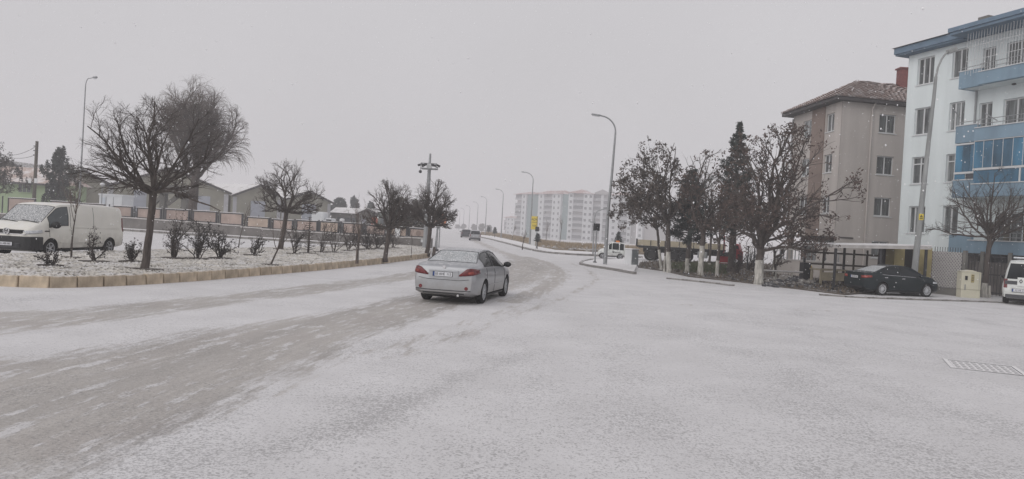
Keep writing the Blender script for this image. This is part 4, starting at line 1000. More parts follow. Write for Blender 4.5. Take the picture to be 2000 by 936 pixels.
def sapling(px, py, top_px, top_py, label, seed, forks=5, r=.022, z=MZ, twist=.05, group='thin saplings on the median', fork_at=.55, stake=False, fan=.45):
    p = gp(px, py, z); s = p.y/FPX; q = at(top_px, top_py, p.y)-p; t = thing('sapling', label, 'sapling', p, 0, group)
    rn = random.Random(seed); mid = q*fork_at; pts = [Vector((0,0,-.05)), q*.2+Vector((rn.uniform(-1,1)*twist,0,0)), q*.4+Vector((rn.uniform(-1,1)*twist,0,0)), mid]
    trunk(t, pts, [r*1.1,r*.8,r*.65,r*.5], M['bark'], 'stem', 7)
    g = Grow(seed, None, gnarl=.10, up=.16)
    for i in range(forks):
        dd = q.normalized()+Vector((rn.gauss(0,fan), rn.gauss(0,fan), 0)); g.branch(mid*(1-.25*rn.random()), dd, q.length*(1-fork_at)*rn.uniform(.6,1.05), r*.42, 0, [(5,4,.42,.35,.8,.3),(4,2,.5,.3,.8,.3),(3,0,0,0,0,0)])
    g.parts(t, M['bark'], M['paletwig'], 1.2)
    soil_ring(t, .34, .6)
    if stake: MB().tube([(-.06,-.05,-.05),(-.05,-.05,.55)], .035, 8).build('stake', M['paletwig'], t)
    return t
sapling(139,505,156,345,'thin forked sapling in front of the white van side', 31, 7, .03, twist=.03, fan=.22)
sapling(466,482,488,390,'thin slanting sapling beyond the gravel left of the second tree', 32, 4, .03, fan=.2)
sapling(527,519,574,420,'slanting pale sapling leaning right with a soil ring, near the kerb', 33, 4, .035, fork_at=.35, fan=.3)
sapling(699,513,703,380,'staked sapling with a tall feathery top, left of the third tree', 34, 9, .026, stake=True, fan=.42, fork_at=.42)
sapling(803,502,806,425,'hair-thin sapling between the third and fourth trees', 35, 3, .02, fan=.15)
sapling(152,470,130,330,'slim tall sapling with whippy shoots behind the van roof', 36, 8, .04, fork_at=.4, z=0, fan=.2)
def little_conifer(px, py, h_px, w_px, label, seed, z=MZ, bare=False, m=None, group=None, Y=None, nm='conifer', z0=.1, nl=6):
    p = gp(px, py, z) if Y is None else at(px, py, Y); s = p.y/FPX; H = h_px*s; w = w_px*s/2; t = thing(nm, label, 'conifer', p, 0, group)
    trunk(t, [(0,0,-.1),(0,0,H*.5),(0,0,H*.97)], [H*.022+.02,H*.014+.015,.008], M['bark'], 'trunk', 7)
    rn = random.Random(seed); g = Grow(seed, None, gnarl=.08, up=.0); k = 0; zz = H*z0; pts = []
    while zz < H*.95:
        f = zz/H; L = .78*w*(1-f)**.8*rn.uniform(.6,1.1)+.03
        for j in range(4):
            az = k*1.1+j*1.571+rn.uniform(-.3,.3); dd = Vector((math.cos(az), math.sin(az), .25)); g.branch((0,0,zz), dd, L, .014, 0, [(4,4,.4,.4,.8,.3),(2,0,0,0,0,0)])
        k += 1; zz += H*.05
    g.parts(t, M['twig'], M['twig'], 1.4)
    if not bare: leaves(t, g.ends+[(a,None) for a,b,c,d in g.thin], m or M['needle2'], nl, .035*H/1.5, .022*H/1.5, seed, 'needles', 2.2)
    if z == MZ and Y is None: soil_ring(t, .45)
little_conifer(602,496,78,46,'skeletal little conifer with level bare branches among the median shrubs', 41, bare=True)
little_conifer(1049,485,30,30,'small dark conifer in front of the yellow sign pylon', 42, z=.2, z0=.42, nl=2)
little_conifer(1206,497,44,34,'small conifer behind the tiny white car', 43, z=.2, z0=.25, nl=2)
little_conifer(966,463,20,18,'small round-topped conifer on the verge beside the distant lamp posts', 44, z=.2, z0=.35, nl=4)
little_conifer(954,458,17,15,'smaller conifer further up the verge', 45, z=.2, z0=.35, nl=4)
# young bare trees along the verge
for i, (px, py, hp, l) in enumerate([(1020,487,40,'reddish leaning young tree on the verge left of the yellow sign'),(1093,478,60,'thin bare verge tree right of the yellow sign'),(1065,476,44,'hair-thin verge stem between the sign and the flats'),(1000,468,30,'spindly verge tree left of the first big lamp post')]):
    sapling(px, py, px+6, py-hp, l, 60+i, 5, .05, z=.2, group='young trees on the dry verge', fan=.25)
# far trees fading up the road
def dome_tree(px, base_py, Y, top_py, w_px, label, seed, m, trunk_r=.2, n=420, name='distant_tree', per=12, size=.22, group=None, zb=None, flat=1., crown_from=.25):
    p = at(px, base_py, Y); zg = float(dip(p.x, p.y)) if zb is None else zb; s = Y/FPX; H = zat(px, top_py, Y)-zg; w = w_px*s/2
    t = thing(name, label, 'tree', (p.x,p.y,zg), 0, group); trunk(t, [(0,0,-.2),(0,0,H*.3),(0,0,H*.75)], [trunk_r*1.2,trunk_r,trunk_r*.4], M['bark'])
    rs = random.Random(seed); ends = []; z0 = H*crown_from
    cl = [(rs.uniform(-.75,.75), rs.uniform(-.75,.75), rs.uniform(.0,1.)) for _ in range(26)]
    for i in range(n):
        c = rs.choice(cl); x, y, u = (c[k]+rs.gauss(0,.13) for k in range(3))
        if x*x+y*y+((u-.35)/.66)**2 > 1: continue
        ends.append((Vector((x*w, y*w, z0+(H-z0)*max(0.02,min(.99,u)))), None))
    leaves(t, ends, m, per, size*1.2, size, seed, 'crown', 1.8)
    return t
dome_tree(661,405,150.,388,34,'dark dome-shaped evergreen beyond the last warehouse', 51, M['needle2'], size=.16, n=520, per=14)
dome_tree(692,408,160.,384,16,'faint pointed tree right of the dome-shaped evergreen', 52, M['needle2'], size=.16, n=300)
dome_tree(724,402,150.,392,14,'small hazy evergreen above the low shed roof', 53, M['needle2'], size=.14, n=240)
dome_tree(794,466,64.,386,88,'wide dark bushy evergreen behind the pink panel wall near the mast', 54, mat('bush_needle', (.125,.118,.105), .95, .5, 1.5, snow=.3), size=.075, n=1900, per=8, trunk_r=.12, crown_from=.32)
for i, (px, Y, top, w, l) in enumerate([(941,420.,436,13,'hazy bare tree mass left of the third lamp post'),(926,450.,438,12,'faint tree far up the road behind the silver minivan'),(905,480.,438,11,'faintest tree at the head of the road'),(955,380.,440,11,'low hazy tree right of the far lamp posts'),(893,520.,439,11,'pale ghost of a tree at the vanishing point')]):
    dome_tree(px, 450, Y, top, w, l, 70+i, M['twig'], n=200, per=8, size=.22, group='hazy trees up the road', crown_from=.15)

# ---------- pines on the left behind the wall
def pine(px, Y, base_py, top_py, w_px, label, seed, z0f=.16, m=None, lean=0., clumps=70, sz=.05, irregular=.35):
    p = at(px, base_py, Y); s = Y/FPX; H = zat(px, top_py, Y); w = w_px*s/2; t = thing('pine_tree', label, 'pine tree', (p.x,p.y,0))
    trunk(t, [(0,0,-.1),(lean*.3,0,H*.4),(lean,0,H*.9)], [.16,.12,.04], M['bark']); rn = random.Random(seed); g = Grow(seed, None, gnarl=.14, up=.10); ends = []
    for i in range(clumps):
        f = z0f+(1-z0f)*(i+rn.random())/clumps; az = 2.4*i+rn.uniform(-.5,.5); rad = w*(1-((f-z0f)/(1-z0f))**1.7)*rn.uniform(1-irregular*1.6,1.1)
        c = Vector((lean*f+rad*math.cos(az), rad*math.sin(az), H*f+rn.uniform(-.1,.15))); b = Vector((lean*f,0,max(.3,H*f-.35*rad)))
        g.thick.append((b, c, .03, .012))
        for k in range(5):
            e = c+Vector((rn.gauss(0,.15),rn.gauss(0,.15),rn.gauss(.02,.13)))*(w/1.8)
            for j in range(6): ends.append((e+Vector((rn.gauss(0,.03),rn.gauss(0,.03),.07*j))*(w/1.8), None))
        for q in (.45,.7): ends += [(b.lerp(c, q)+Vector((rn.gauss(0,.12),rn.gauss(0,.12),rn.gauss(0,.1)))*(w/1.8), None) for _ in range(6)]
    g.parts(t, M['bark'], M['twig']); leaves(t, ends, m or M['needle'], 7, .045*(w/1.8), sz, seed, 'needles', 2.4)
    return t
pine(112, 81., 410, 299, 98, 'dark bushy pine in front of the green building', 81, z0f=.20, clumps=46, sz=.05, irregular=.5)
pine(-24, 79., 410, 290, 140, 'pine cut by the left edge of the view, with snow-dusted rusty boughs', 82, z0f=.42, clumps=34, irregular=.75, sz=.05, m=mat('rusty_needle', (.055,.05,.042), .9, .45, 2, snow=.15))

# ---------- right hand group under the limewashed trunks
def lime_tree(px, py, top_py, crown_px, crown_w_px, band_py, label, seed, m, r=.13, z=.05, trunkpts=None, fork_py=None, per=6, lsz=.05, lean=0., spec=None, limbs=9, leafdens=1., two=None, low=None, rzk=1., name='leafy_tree'):
    p = gp(px, py, z); s = p.y/FPX; H = (py-top_py)*s; f = (py-(fork_py or (py+top_py)/2))*s; cx = (crown_px-px)*s; rx = crown_w_px*s/2; bh = (py-band_py)*s
    t = thing(name, label, 'tree', p); top = Vector((lean*f, 0, f)); bt = top*(bh/f)
    trunk(t, [(0,0,-.1),(0,0,.15),bt], [r*1.35,r*1.1,r], M['lime'], 'limewashed_trunk'); trunk(t, [bt,bt.lerp(top,.5)+Vector((.03,0,0)),top], [r*.98,r*.9,r*.85], M['bark'])
    cz = (low if low is not None else f)+(H-(low if low is not None else f))*.45; rz = (H-cz)*rzk
    g = Grow(seed, ellip(cx,0,cz,rx*1.05,rx*1.05,rz*1.05,(low or f*.8)), gnarl=.2, up=.04); rn = random.Random(seed)
    spec = spec or [(8,8,.48,.35,.85,.25),(5,5,.5,.35,.85,.2),(4,0,0,0,0,0)]
    for i in range(limbs):
        az = 2.4*i+rn.uniform(-.3,.3); el = .08+1.15*(i/limbs); dd = Vector((math.sin(el)*math.cos(az)+.35*cx/max(rx,.1), math.sin(el)*math.sin(az), math.cos(el)))
        L = min(H-f, 9.)*rn.uniform(.8,1.1) if el < .6 else (rx+abs(cx)*.5)*rn.uniform(.8,1.1)
        g.branch(top-Vector((0,0,rn.uniform(0,.3))), dd, L, r*.5, 0, spec)
    g.parts(t, M['bark'], M['twig'], 1.3)
    if leafdens > 0:
        ends = [e for e in g.ends if rn.random() < leafdens]; leaves(t, ends, m, per, .085, lsz, seed, 'leaves', 1.7, grav=.12)
    return t
lime_tree(1306,531,276,1256,134,492,'brown-leaved tree with a leaning limewashed trunk, leftmost of the group by the grey pillar', 91, M['deadleaf'], r=.13, fork_py=430, lean=-.08, per=13, lsz=.045, limbs=12, leafdens=.85, low=1.9)
lime_tree(1291,527,330,1246,116,488,'slim leaning limewashed tree just left of the leftmost big trunk', 92, M['deadleaf'], r=.08, fork_py=440, lean=-.16, per=12, lsz=.045, limbs=9, leafdens=.8, low=1.9)
lime_tree(1297,530,400,1300,60,500,'thin stem between the two leftmost limewashed trunks', 93, M['deadleaf'], r=.05, fork_py=450, per=4, limbs=5, leafdens=.3, low=1.2)
lime_tree(1368,538,288,1384,128,480,'limewashed trunk in the middle of the group carrying rusty leaves', 94, M['deadleaf2'], r=.14, fork_py=450, per=9, lsz=.045, limbs=9, leafdens=.62, low=2.4)
lime_tree(1481,554,244,1522,268,508,'broad rusty-leaved tree with a stout limewashed trunk, nearest the road', 95, M['deadleaf2'], r=.19, fork_py=478, per=11, lsz=.04, limbs=17, leafdens=.68, low=1.5, spec=[(9,9,.46,.35,.85,.2),(6,6,.5,.35,.85,.15),(4,0,0,0,0,0)])
lime_tree(1400,541,400,1400,36,509,'short limewashed post-like trunk between the middle trees', 96, M['deadleaf'], r=.09, fork_py=470, per=4, limbs=5, leafdens=.4, low=2.)
# leafless, pale tree behind them
lime_tree(1345,520,285,1340,96,515,'pale leafless tree showing above the blue-green pine', 97, None, r=.1, fork_py=430, limbs=12, leafdens=0, low=2.2, name='bare_tree')
lime_tree(1385,519,322,1398,70,514,'leafless twiggy tree filling the gap behind the middle trunks', 99, M['deadleaf'], r=.09, fork_py=440, limbs=12, leafdens=.5, per=5, low=2.)
lime_tree(1512,548,470,1516,60,540,'crooked little bare tree beside the stout limewashed trunk', 98, M['deadleaf'], r=.06, fork_py=515, limbs=6, leafdens=.1, per=3, low=.8)
def big_conifer(px, py, top_py, w_px, label, seed, m, z=.05, base=.16, r=.25, droop=-.15, step=.02, dens=1., band=None, tip=1.):
    p = gp(px, py, z); s = p.y/FPX; H = (py-top_py)*s; w = w_px*s/2; t = thing('conifer', label, 'conifer', p)
    if band:
        b = (py-band)*s; trunk(t, [(0,0,-.1),(0,0,b)], [r*1.2,r], M['lime'], 'limewashed_trunk'); trunk(t, [(0,0,b),(0,0,H*.5),(0,0,H)], [r,r*.6,.02], M['bark'])
    else: trunk(t, [(0,0,-.1),(0,0,.3),(0,0,H*.5),(0,0,H)], [r*1.3,r,r*.6,.02], M['bark'])
    rn = random.Random(seed); g = Grow(seed, None, gnarl=.09, up=-.01); zz = H*base; k = 0; ends = []
    while zz < H*.99:
        f = (zz/H-base)/(1-base); L = w*((1-f)**tip)*rn.uniform(.4,1.2)+.05
        for j in range(3):
            az = 2.4*k+j*2.09+rn.uniform(-.4,.4); LL = L*rn.uniform(.7,1.1); dd = Vector((math.cos(az), math.sin(az), .30+droop)); 
            g.branch((0,0,zz), dd, LL, .03*(1-f)+.01, 0, [(6,int(5+6*LL),.33,.4,.9,.2),(3,0,0,0,0,0)])
        k += 1; zz += H*step*rn.uniform(.7,1.3)
    g.parts(t, M['bark'], M['twig'], 1.2)
    pts = g.ends+[((a+b)/2,None) for a,b,c,d in g.thin if rn.random() < dens]
    leaves(t, pts, m, 5, .055, .03, seed, 'needles', 2.2, grav=.03)
big_conifer(1428,531,238,158,'tall pointed conifer rising highest out of the tree group', 111, M['needle'], r=.24, base=.24, step=.020, tip=1.05, droop=.12)
big_conifer(1341,532,330,92,'dark blue-green pine with a limewashed foot, left of the tall conifer', 112, M['needle2'], r=.11, base=.30, step=.026, droop=-.05, band=505, tip=.55)
twiggy(1440,535,48,74,'tangled leafless bush beneath the tall conifer', 120, z=.05, group='bushes under the trees', leafy=.3, stems=14, soil=False)
twiggy(1462,528,54,60,'tangled bush behind the stout limewashed trunk', 121, z=.05, group='bushes under the trees', leafy=.3, stems=12, soil=False)
# bare tree by the cream cabinet
def bare_right():
    p = gp(1921,581); s = p.y/FPX; t = thing('bare_tree', 'bare wide-branching tree with a limewashed base beside the cream cabinet', 'tree', p)
    H = (581-330)*s; f = (581-452)*s
    trunk(t, [(0,0,-.1),(0,0,.2),(.03,0,(581-553)*s)], [.17,.14,.12], M['lime'], 'limewashed_trunk'); trunk(t, [(.03,0,(581-553)*s),(.08,0,f*.7),(.14,0,f)], [.118,.10,.085], M['bark'])
    MB().tube([(.25,-.05,-.05),(.20,-.05,.55)], .06, 7).build('sucker', M['lime'], t)
    g = Grow(131, ellip(.1,0,f+.2,2.75,2.6,H-f,f-1.3), gnarl=.15, up=.03); rn = random.Random(8)
    spec = [(9,8,.45,.4,.9,.2),(6,6,.5,.35,.9,.15),(4,3,.5,.35,.9,.2),(3,0,0,0,0,0)]
    for i in range(15):
        az = 2.4*i; el = .15+1.35*(i/15); dd = Vector((math.sin(el)*math.cos(az), math.sin(el)*math.sin(az), math.cos(el))); g.branch((.10,0,f-rn.uniform(0,.9)), dd, 2.8*rn.uniform(.75,1.05), .055, 0, spec)
    g.parts(t, M['bark'], M['twig'], 1.1)
bare_right()
# ================================================================== BUILDINGS
def facade(name, root, W_, H, holes, m, origin=(0,0,0), rz=0., rev=.16, z0=0.):
    xs = sorted({0, W_, *[h[0] for h in holes], *[h[2] for h in holes]}); zs = sorted({z0, H, *[h[1] for h in holes], *[h[3] for h in holes]})
    mb = MB()
    for a, b in zip(xs[:-1], xs[1:]):
        for c, d in zip(zs[:-1], zs[1:]):
            xm, zm = (a+b)/2, (c+d)/2
            if any(h[0] < xm < h[2] and h[1] < zm < h[3] for h in holes): continue
            mb.add([(a,0,c),(b,0,c),(b,0,d),(a,0,d)], [(0,1,2,3)])
    for x0,z0_,x1,z1 in holes:
        mb.add([(x0,0,z0_),(x1,0,z0_),(x1,0,z1),(x0,0,z1),(x0,rev,z0_),(x1,rev,z0_),(x1,rev,z1),(x0,rev,z1)], [(0,4,5,1),(1,5,6,2),(2,6,7,3),(3,7,4,0)])
    o = mb.build(name, m, root); o.location = origin; o.rotation_euler = (0,0,rz); return o
_wc = {}
def window(root, x, z, w, h, origin=(0,0,0), rz=0., rev=.16, panes=2, curtain=True, frame=None, glassm=None, sill=True, transom=0., name='window'):
    """frame with panes, set back in its opening; x,z = lower left of the opening"""
    key = (round(w,2), round(h,2), panes, curtain, transom, sill, (glassm or M['pane']).name)
    if key not in _wc:
        f = MB(); t = .065; y = rev-.06
        f.box2((0,y,0),(w,y+.06,t)); f.box2((0,y,h-t),(w,y+.06,h)); f.box2((0,y+.001,t),(t,y+.06,h-t)); f.box2((w-t,y+.001,t),(w,y+.06,h-t))
        for k in range(1, panes): f.box2((w*k/panes-t*.6,y+.002,t),(w*k/panes+t*.6,y+.058,h-t))
        if transom: f.box2((t,y+.003,h*transom),(w-t,y+.056,h*transom+t))
        g = MB(); g.box2((t*.5,y+.03,t*.5),(w-t*.5,y+.038,h-t*.5))
        c = MB(); c.box2((w*.06,rev+.10,t),(w*.42,rev+.11,h-t)); c.box2((w*.60,rev+.10,t),(w*.95,rev+.11,h-t))
        s = MB(); s.box2((-.07,-.05,-.05),(w+.07,rev-.061,-.002))
        b = MB(); b.box2((0,rev+.20,0),(w,rev+.22,h))
        _wc[key] = [f.mesh('window', frame or M['upvc']), g.mesh('pane', glassm or M['pane']), c.mesh('curtain', M['curtain']), s.mesh('sill', M['upvc'])]
    ms = _wc[key]; mt = Matrix.Rotation(rz, 3, 'Z'); p = Vector(origin)+mt @ Vector((x,0,z))
    o = link(name, ms[0], root); o.location = p; o.rotation_euler = (0,0,rz); link('pane', ms[1], o)
    if sill: link('sill', ms[3], o)
    return o
# ---- light blue-white block on the right
def white_block():
    rz = math.atan2(-.954,.30); t = thing('apartment_block', 'pale blue-white apartment block with blue balconies, nearest on the right', 'building', (22.3,43.0,0), rz)
    holes = []; cols = ((.66,1.13,2),(2.95,.95,2)); tops = (12.85,10.02,7.25,4.47)
    for x, w, n in cols:
        for zt in tops: holes.append((x, zt-1.52, x+w, zt))
    doors = [(6.1, z, 7.5, z+2.1) for z in (10.45,7.63,2.0)]+[(4.75, z+.7, 5.5, z+2.1) for z in (10.45,7.63)]
    facade('wall', t, 12, 13.15, holes+doors, M['whitewall'], z0=2.05)
    facade('lower_wall', t, 12, 2.05, [(5.2,.0,7.5,1.95)], M['bluegrime'], z0=-.1, origin=(0,.02,0))
    MB().box2((.02,.22,0),(11.98,9,13.1)).build('core', M['flatwin'], t)
    MB().box2((-.0,.0,-.1),(.018,9.02,13.14)).build('gable_wall', M['whitewall'], t)
    k = 0
    for x, w, n in cols:
        for i, zt in enumerate(tops):
            window(t, x, zt-1.52, w, 1.52, panes=2 if (i+k) % 3 else 3, transom=.72 if i == 2 else 0); k += 1
    for d in doors: window(t, d[0], d[1], d[2]-d[0], d[3]-d[1], panes=2, sill=False, name='balcony_door')
    # roof: blue boxed eaves in two steps
    def slab(n, x0, x1, ov, z0, z1, m): return MB().box2((x0,-ov,z0),(x1,9.4,z1)).build(n, m, t)
    slab('soffit', -.45, 4.05, .55, 13.16, 13.24, M['bluefascia']); slab('fascia', -.5, 4.1, .62, 13.245, 13.60, M['bluefascia'])
    slab('soffit', 4.15, 12, 1.6, 13.16, 13.30, M['bluefascia']); slab('fascia', 4.1, 12.05, 1.68, 13.305, 13.52, M['bluefascia'])
    MB().add([(-.6,-.75,13.605),(12.1,-.75,13.605),(12.1,4.4,15.2),(2,4.4,15.2),(-.6,9.5,13.605),(12.1,9.5,13.605)], [(0,1,2,3),(0,3,4),(3,2,5,4)]).build('roof', M['roofsnow'], t)
    MB().box2((4.0,.4,13.9),(4.6,1.0,14.4)).build('vent', M['conc'], t)
    # balconies
    for lev, zb in enumerate((10.42,7.62,4.82,2.02)):
        low = lev == 3
        MB().box2((4.4,-1.05,zb-.0),(12,-.003,zb+.12)).build('balcony_floor', M['whitewall'], t)
        b1 = MB(); b1.box2((4.395,-1.06,zb-.012),(5.7,-.92,zb+.86)); b1.box2((4.395,-.92,zb-.011),(4.52,-.004,zb+.855)); b1.build('balcony_parapet', M['bluewall'], t)
        MB().box2((5.703,-1.30,zb-.015),(12,-1.16,zb+.60)).build('balcony_parapet', M['bluewall'], t)
        MB().box2((5.69,-1.31,zb-.02),(12.02,-1.05,zb+.10)).build('balcony_edge', M['bluewall'], t)
        MB().box2((4.38,-1.09,zb+.862),(5.75,-.89,zb+.905)).build('coping', M['upvc'], t); MB().box2((5.70,-1.34,zb+.602),(12,-1.12,zb+.645)).build('coping', M['upvc'], t)
        if lev < 2 or low:
            r = MB(); top = zb+1.02
            for z in (zb+.80, top): r.tube([(5.75,-1.23,z),(12,-1.23,z)], .018, 6)
            for x in np.arange(5.8,12,.8): r.tube([(x,-1.23,zb+.6),(x,-1.23,top)], .015, 6)
            r.tube([(4.46,-1.0,zb+1.05),(5.72,-1.0,zb+1.05)], .018, 6); r.tube([(4.46,-1.0,zb+.9),(4.46,-1.0,zb+1.05)], .015, 6)
            r.build('railing', M['steel'], t)
        if lev == 0:
            g = MB()
            for x in np.arange(4.9,12,.155): g.tube([(x,-1.24,zb+.62),(x,-1.20,zb+2.72)], .011, 4)
            for z in (zb+1.3, zb+2.0): g.tube([(4.9,-1.235,z),(12,-1.235,z)], .014, 4)
            g.build('window_bars', M['upvc'], t)
        if lev == 2:
            # glazed-in balcony: sliding blue panes over fixed lower lights
            def glz(x0, x1, y, z0, z1, m): return MB().box2((x0,y,z0),(x1,y+.02,z1)).build('glass_panel', m, t)
            x = 5.72; i = 0
            while x < 11.9:
                glz(x, x+.50, -1.25+.004*(i % 2), zb+1.42, zb+2.72, M['blueglass'] if i % 4 else M['blueglass2']); i += 1; x += .515
            for i in range(3): glz(4.45+.42*i, 4.85+.42*i, -1.02, zb+1.30, zb+2.66, M['blueglass2'] if i == 0 else M['blueglass'])
            for x0, x1 in ((5.75,8.15),(8.25,10.6)): glz(x0, x1, -1.25, zb+.66, zb+1.28, M['blueglass'])
            glz(4.45, 5.05, -1.02, zb+.92, zb+1.18, M['blueglass2'])
            glz(5.1, 5.68, -1.02, zb+.92, zb+1.18, M['flatwin'])
            f = MB()
            for z in (zb+1.30, zb+2.74): f.box2((5.70,-1.29,z),(12,-1.20,z+.10))
            f.box2((4.42,-1.06,zb+1.19),(5.70,-.97,zb+1.29)); f.box2((4.42,-1.06,zb+2.67),(5.70,-.97,zb+2.75))
            for x in (8.17,10.62): f.box2((x,-1.285,zb+.66),(x+.07,-1.205,zb+1.298))
            x = 5.72
            while x < 11.9: f.box2((x-.014,-1.275,zb+1.402),(x+.001,-1.22,zb+2.738)); x += .515
            f.build('glazing_frame', M['upvc'], t)
            MB().box2((4.6,-.9,zb+2.76),(12,-.05,zb+2.80)).build('balcony_ceiling', M['whitewall'], t)
        for q in (0,): 
            if lev in (0,1): MB().tube([(4.60,-.08,zb-2.5),(4.60,-.08,zb-.02)], .05, 8).build('downpipe', M['steel'], t)
    MB().bar((6.2,-1.25,8.9),(7.4,-1.9,8.35),.04).build('awning_arm', M['steel'], t); MB().bar((4.6,-1.05,8.9),(4.5,-1.5,9.4),.04).build('awning_arm', M['steel'], t)
    MB().blob((7.0,-.5,10.3),(.12,.12,.06),1,1,.05).build('porch_lamp', M['darksteel'], t)
    for i, x in enumerate((5.7,6.6,7.6)): MB().box2((x,-.06,2.2),(x+.28,-.01,3.6)).build('shutter', M['wood'], t)
white_block()
# ---- beige block with hipped tile roof
def beige_block():
    t = thing('beige_apartment_block', 'beige rendered apartment block with a brown stripe and snowy tiled hip roof', 'building', (20.8,48.0,0), 0)
    rzR = math.atan2(.196,.98); rzL = math.atan2(-.9975,.0712); LO = (-.5,6.98,0); He = 11.35
    tops = (10.75,8.03,5.31)
    hr = [(2.75, z-1.22, 4.0, z) for z in tops]+[(2.75,1.35,4.0,2.45)]+[(6.6, z-1.22, 7.85, z) for z in tops]
    facade('wall', t, 9.6, He, hr, M['beige'], (0,0,0), rzR, z0=-.05)
    hl = [(1.6, z-1.22, 2.95, z) for z in tops]+[(5.0, z-1.2, 6.05, z) for z in tops]
    facade('wall', t, 6.98, He, hl, M['beige'], LO, rzL, z0=2.6)
    for x0,z0,x1,z1 in hr: window(t, x0, z0, x1-x0, z1-z0, (0,0,0), rzR)
    for x0,z0,x1,z1 in hl: window(t, x0, z0, x1-x0, z1-z0, LO, rzL)
    # brown pilaster strip up the left face
    s = MB().box2((3.02,-.07,2.6),(4.83,.02,He-.02)).build('brown_stripe', M['brown'], t); s.location = LO; s.rotation_euler.z = rzL
    # recessed ground floor on the left face
    lw = MB().box2((.3,1.0,-.1),(6.6,1.2,2.6)).build('recessed_wall', M['brown'], t); lw.location = LO; lw.rotation_euler.z = rzL
    for i, x in enumerate((.8,2.2,3.6,4.9)):
        g = MB().box2((x,.93,.9),(x+1.0,.99,2.3)).build('ground_floor_window', M['pane'], t); g.location = LO; g.rotation_euler.z = rzL
    sl = MB().box2((.02,.01,2.52),(6.96,1.3,2.6)).build('overhang', M['eave'], t); sl.location = LO; sl.rotation_euler.z = rzL
    pi = MB().box2((.0,.05,-.1),(.35,.4,2.55)).build('pier', M['beige'], t); pi.location = LO; pi.rotation_euler.z = rzL
    m = Matrix.Rotation(rzR, 3, 'Z')
    cc = [A_1+(cen_-A_1).normalized()*.45 for cen_ in [(Vector(LO)+m @ Vector((9.6,0,0)))*.5] for A_1 in (Vector(LO), Vector((0,0,0)), m @ Vector((9.6,0,0)), Vector(LO)+m @ Vector((9.6,0,0)))]
    MB().prism([(p.x,p.y) for p in cc], 2.7, He-.01).build('core', M['flatwin'], t)
    for nm, x, yy in (('downpipe',2.15,-.08),):
        d = MB().tube([(x,yy,0),(x,yy,He-.35),(x,yy-.25,He-.02)], .06, 8).build(nm, M['beige'], t); d.rotation_euler.z = rzR
    d = MB().tube([(.12,-.1,2.6),(.12,-.1,He-.2)], .055, 8).build('downpipe', M['steel'], t); d.location = LO; d.rotation_euler.z = rzL
    ds = MB(); ds.tube([(-.0,-.3,7.6),(-.0,-.42,7.62)], .42, 14); o = ds.build('dish', M['upvc'], t); o.location = (-.6,7.1,0); o.rotation_euler.z = -.9
    # eaves and hip roof (slightly proud soffit box, then tile courses)
    A = Vector(LO); B = Vector((0,0,0)); c9 = m @ Vector((9.6,0,0)); D = A+m @ Vector((9.9,0,0))
    cen = (A+B+c9+D)/4; ov = lambda p: p+(p-cen).normalized()*.85
    q = [ov(A), ov(B), ov(c9), ov(D)]
    MB().prism([(p.x,p.y) for p in q], He, He+.22).build('eaves', M['eave'], t)
    z0 = He+.222; q2 = [p+(p-cen).normalized()*.12 for p in q]; H = 2.05
    r1 = cen+ (B.lerp(A,.5)-cen)*.36; r2 = cen-(B.lerp(A,.5)-cen)*.36; apex = [Vector((r1.x,r1.y,z0+H)), Vector((r2.x,r2.y,z0+H))]; e = [Vector((p.x,p.y,z0)) for p in q2]
    pl = MB(); pl.add(e+apex, [(0,1,4),(1,2,5,4),(2,3,5),(3,0,4,5)]); pl.build('roof', M['tile'], t)
    tl = MB()
    def courses(p0, p1, a0, a1, n=13):
        for i in range(n):
            f0, f1 = i/n, (i+.85)/n; w = max(2, int((p1-p0).length*(1-f0)/.3))
            l0, l1 = p0.lerp(a0, f0), p1.lerp(a1, f0); k0, k1 = p0.lerp(a0, f1), p1.lerp(a1, f1)
            for j in range(w):
                u0, u1 = (j+.06)/w, (j+.94)/w; up = Vector((0,0,.07)); a, b, c, d = l0.lerp(l1,u0)+up, l0.lerp(l1,u1)+up, k0.lerp(k1,u1)+up*.35, k0.lerp(k1,u0)+up*.35; mid0 = (a+b)/2+Vector((0,0,.06)); mid1 = (c+d)/2+Vector((0,0,.05))
                tl.add([a,mid0,b,c,mid1,d], [(0,1,4,5),(1,2,3,4)])
    courses(e[1], e[2], apex[0], apex[1]); courses(e[0], e[1], apex[0], apex[0]); courses(e[3], e[0], apex[1], apex[0])
    o = tl.build('roof_tiles', M['tile'], t); o['kind'] = 'stuff'
    ch = MB().box((5.9,4.2,12.9),(.58,.58,3.4)).build('chimney', M['brick'], t); MB().box((5.9,4.2,14.63),(.75,.75,.10)).build('chimney_cap', M['brick'], ch)
beige_block()
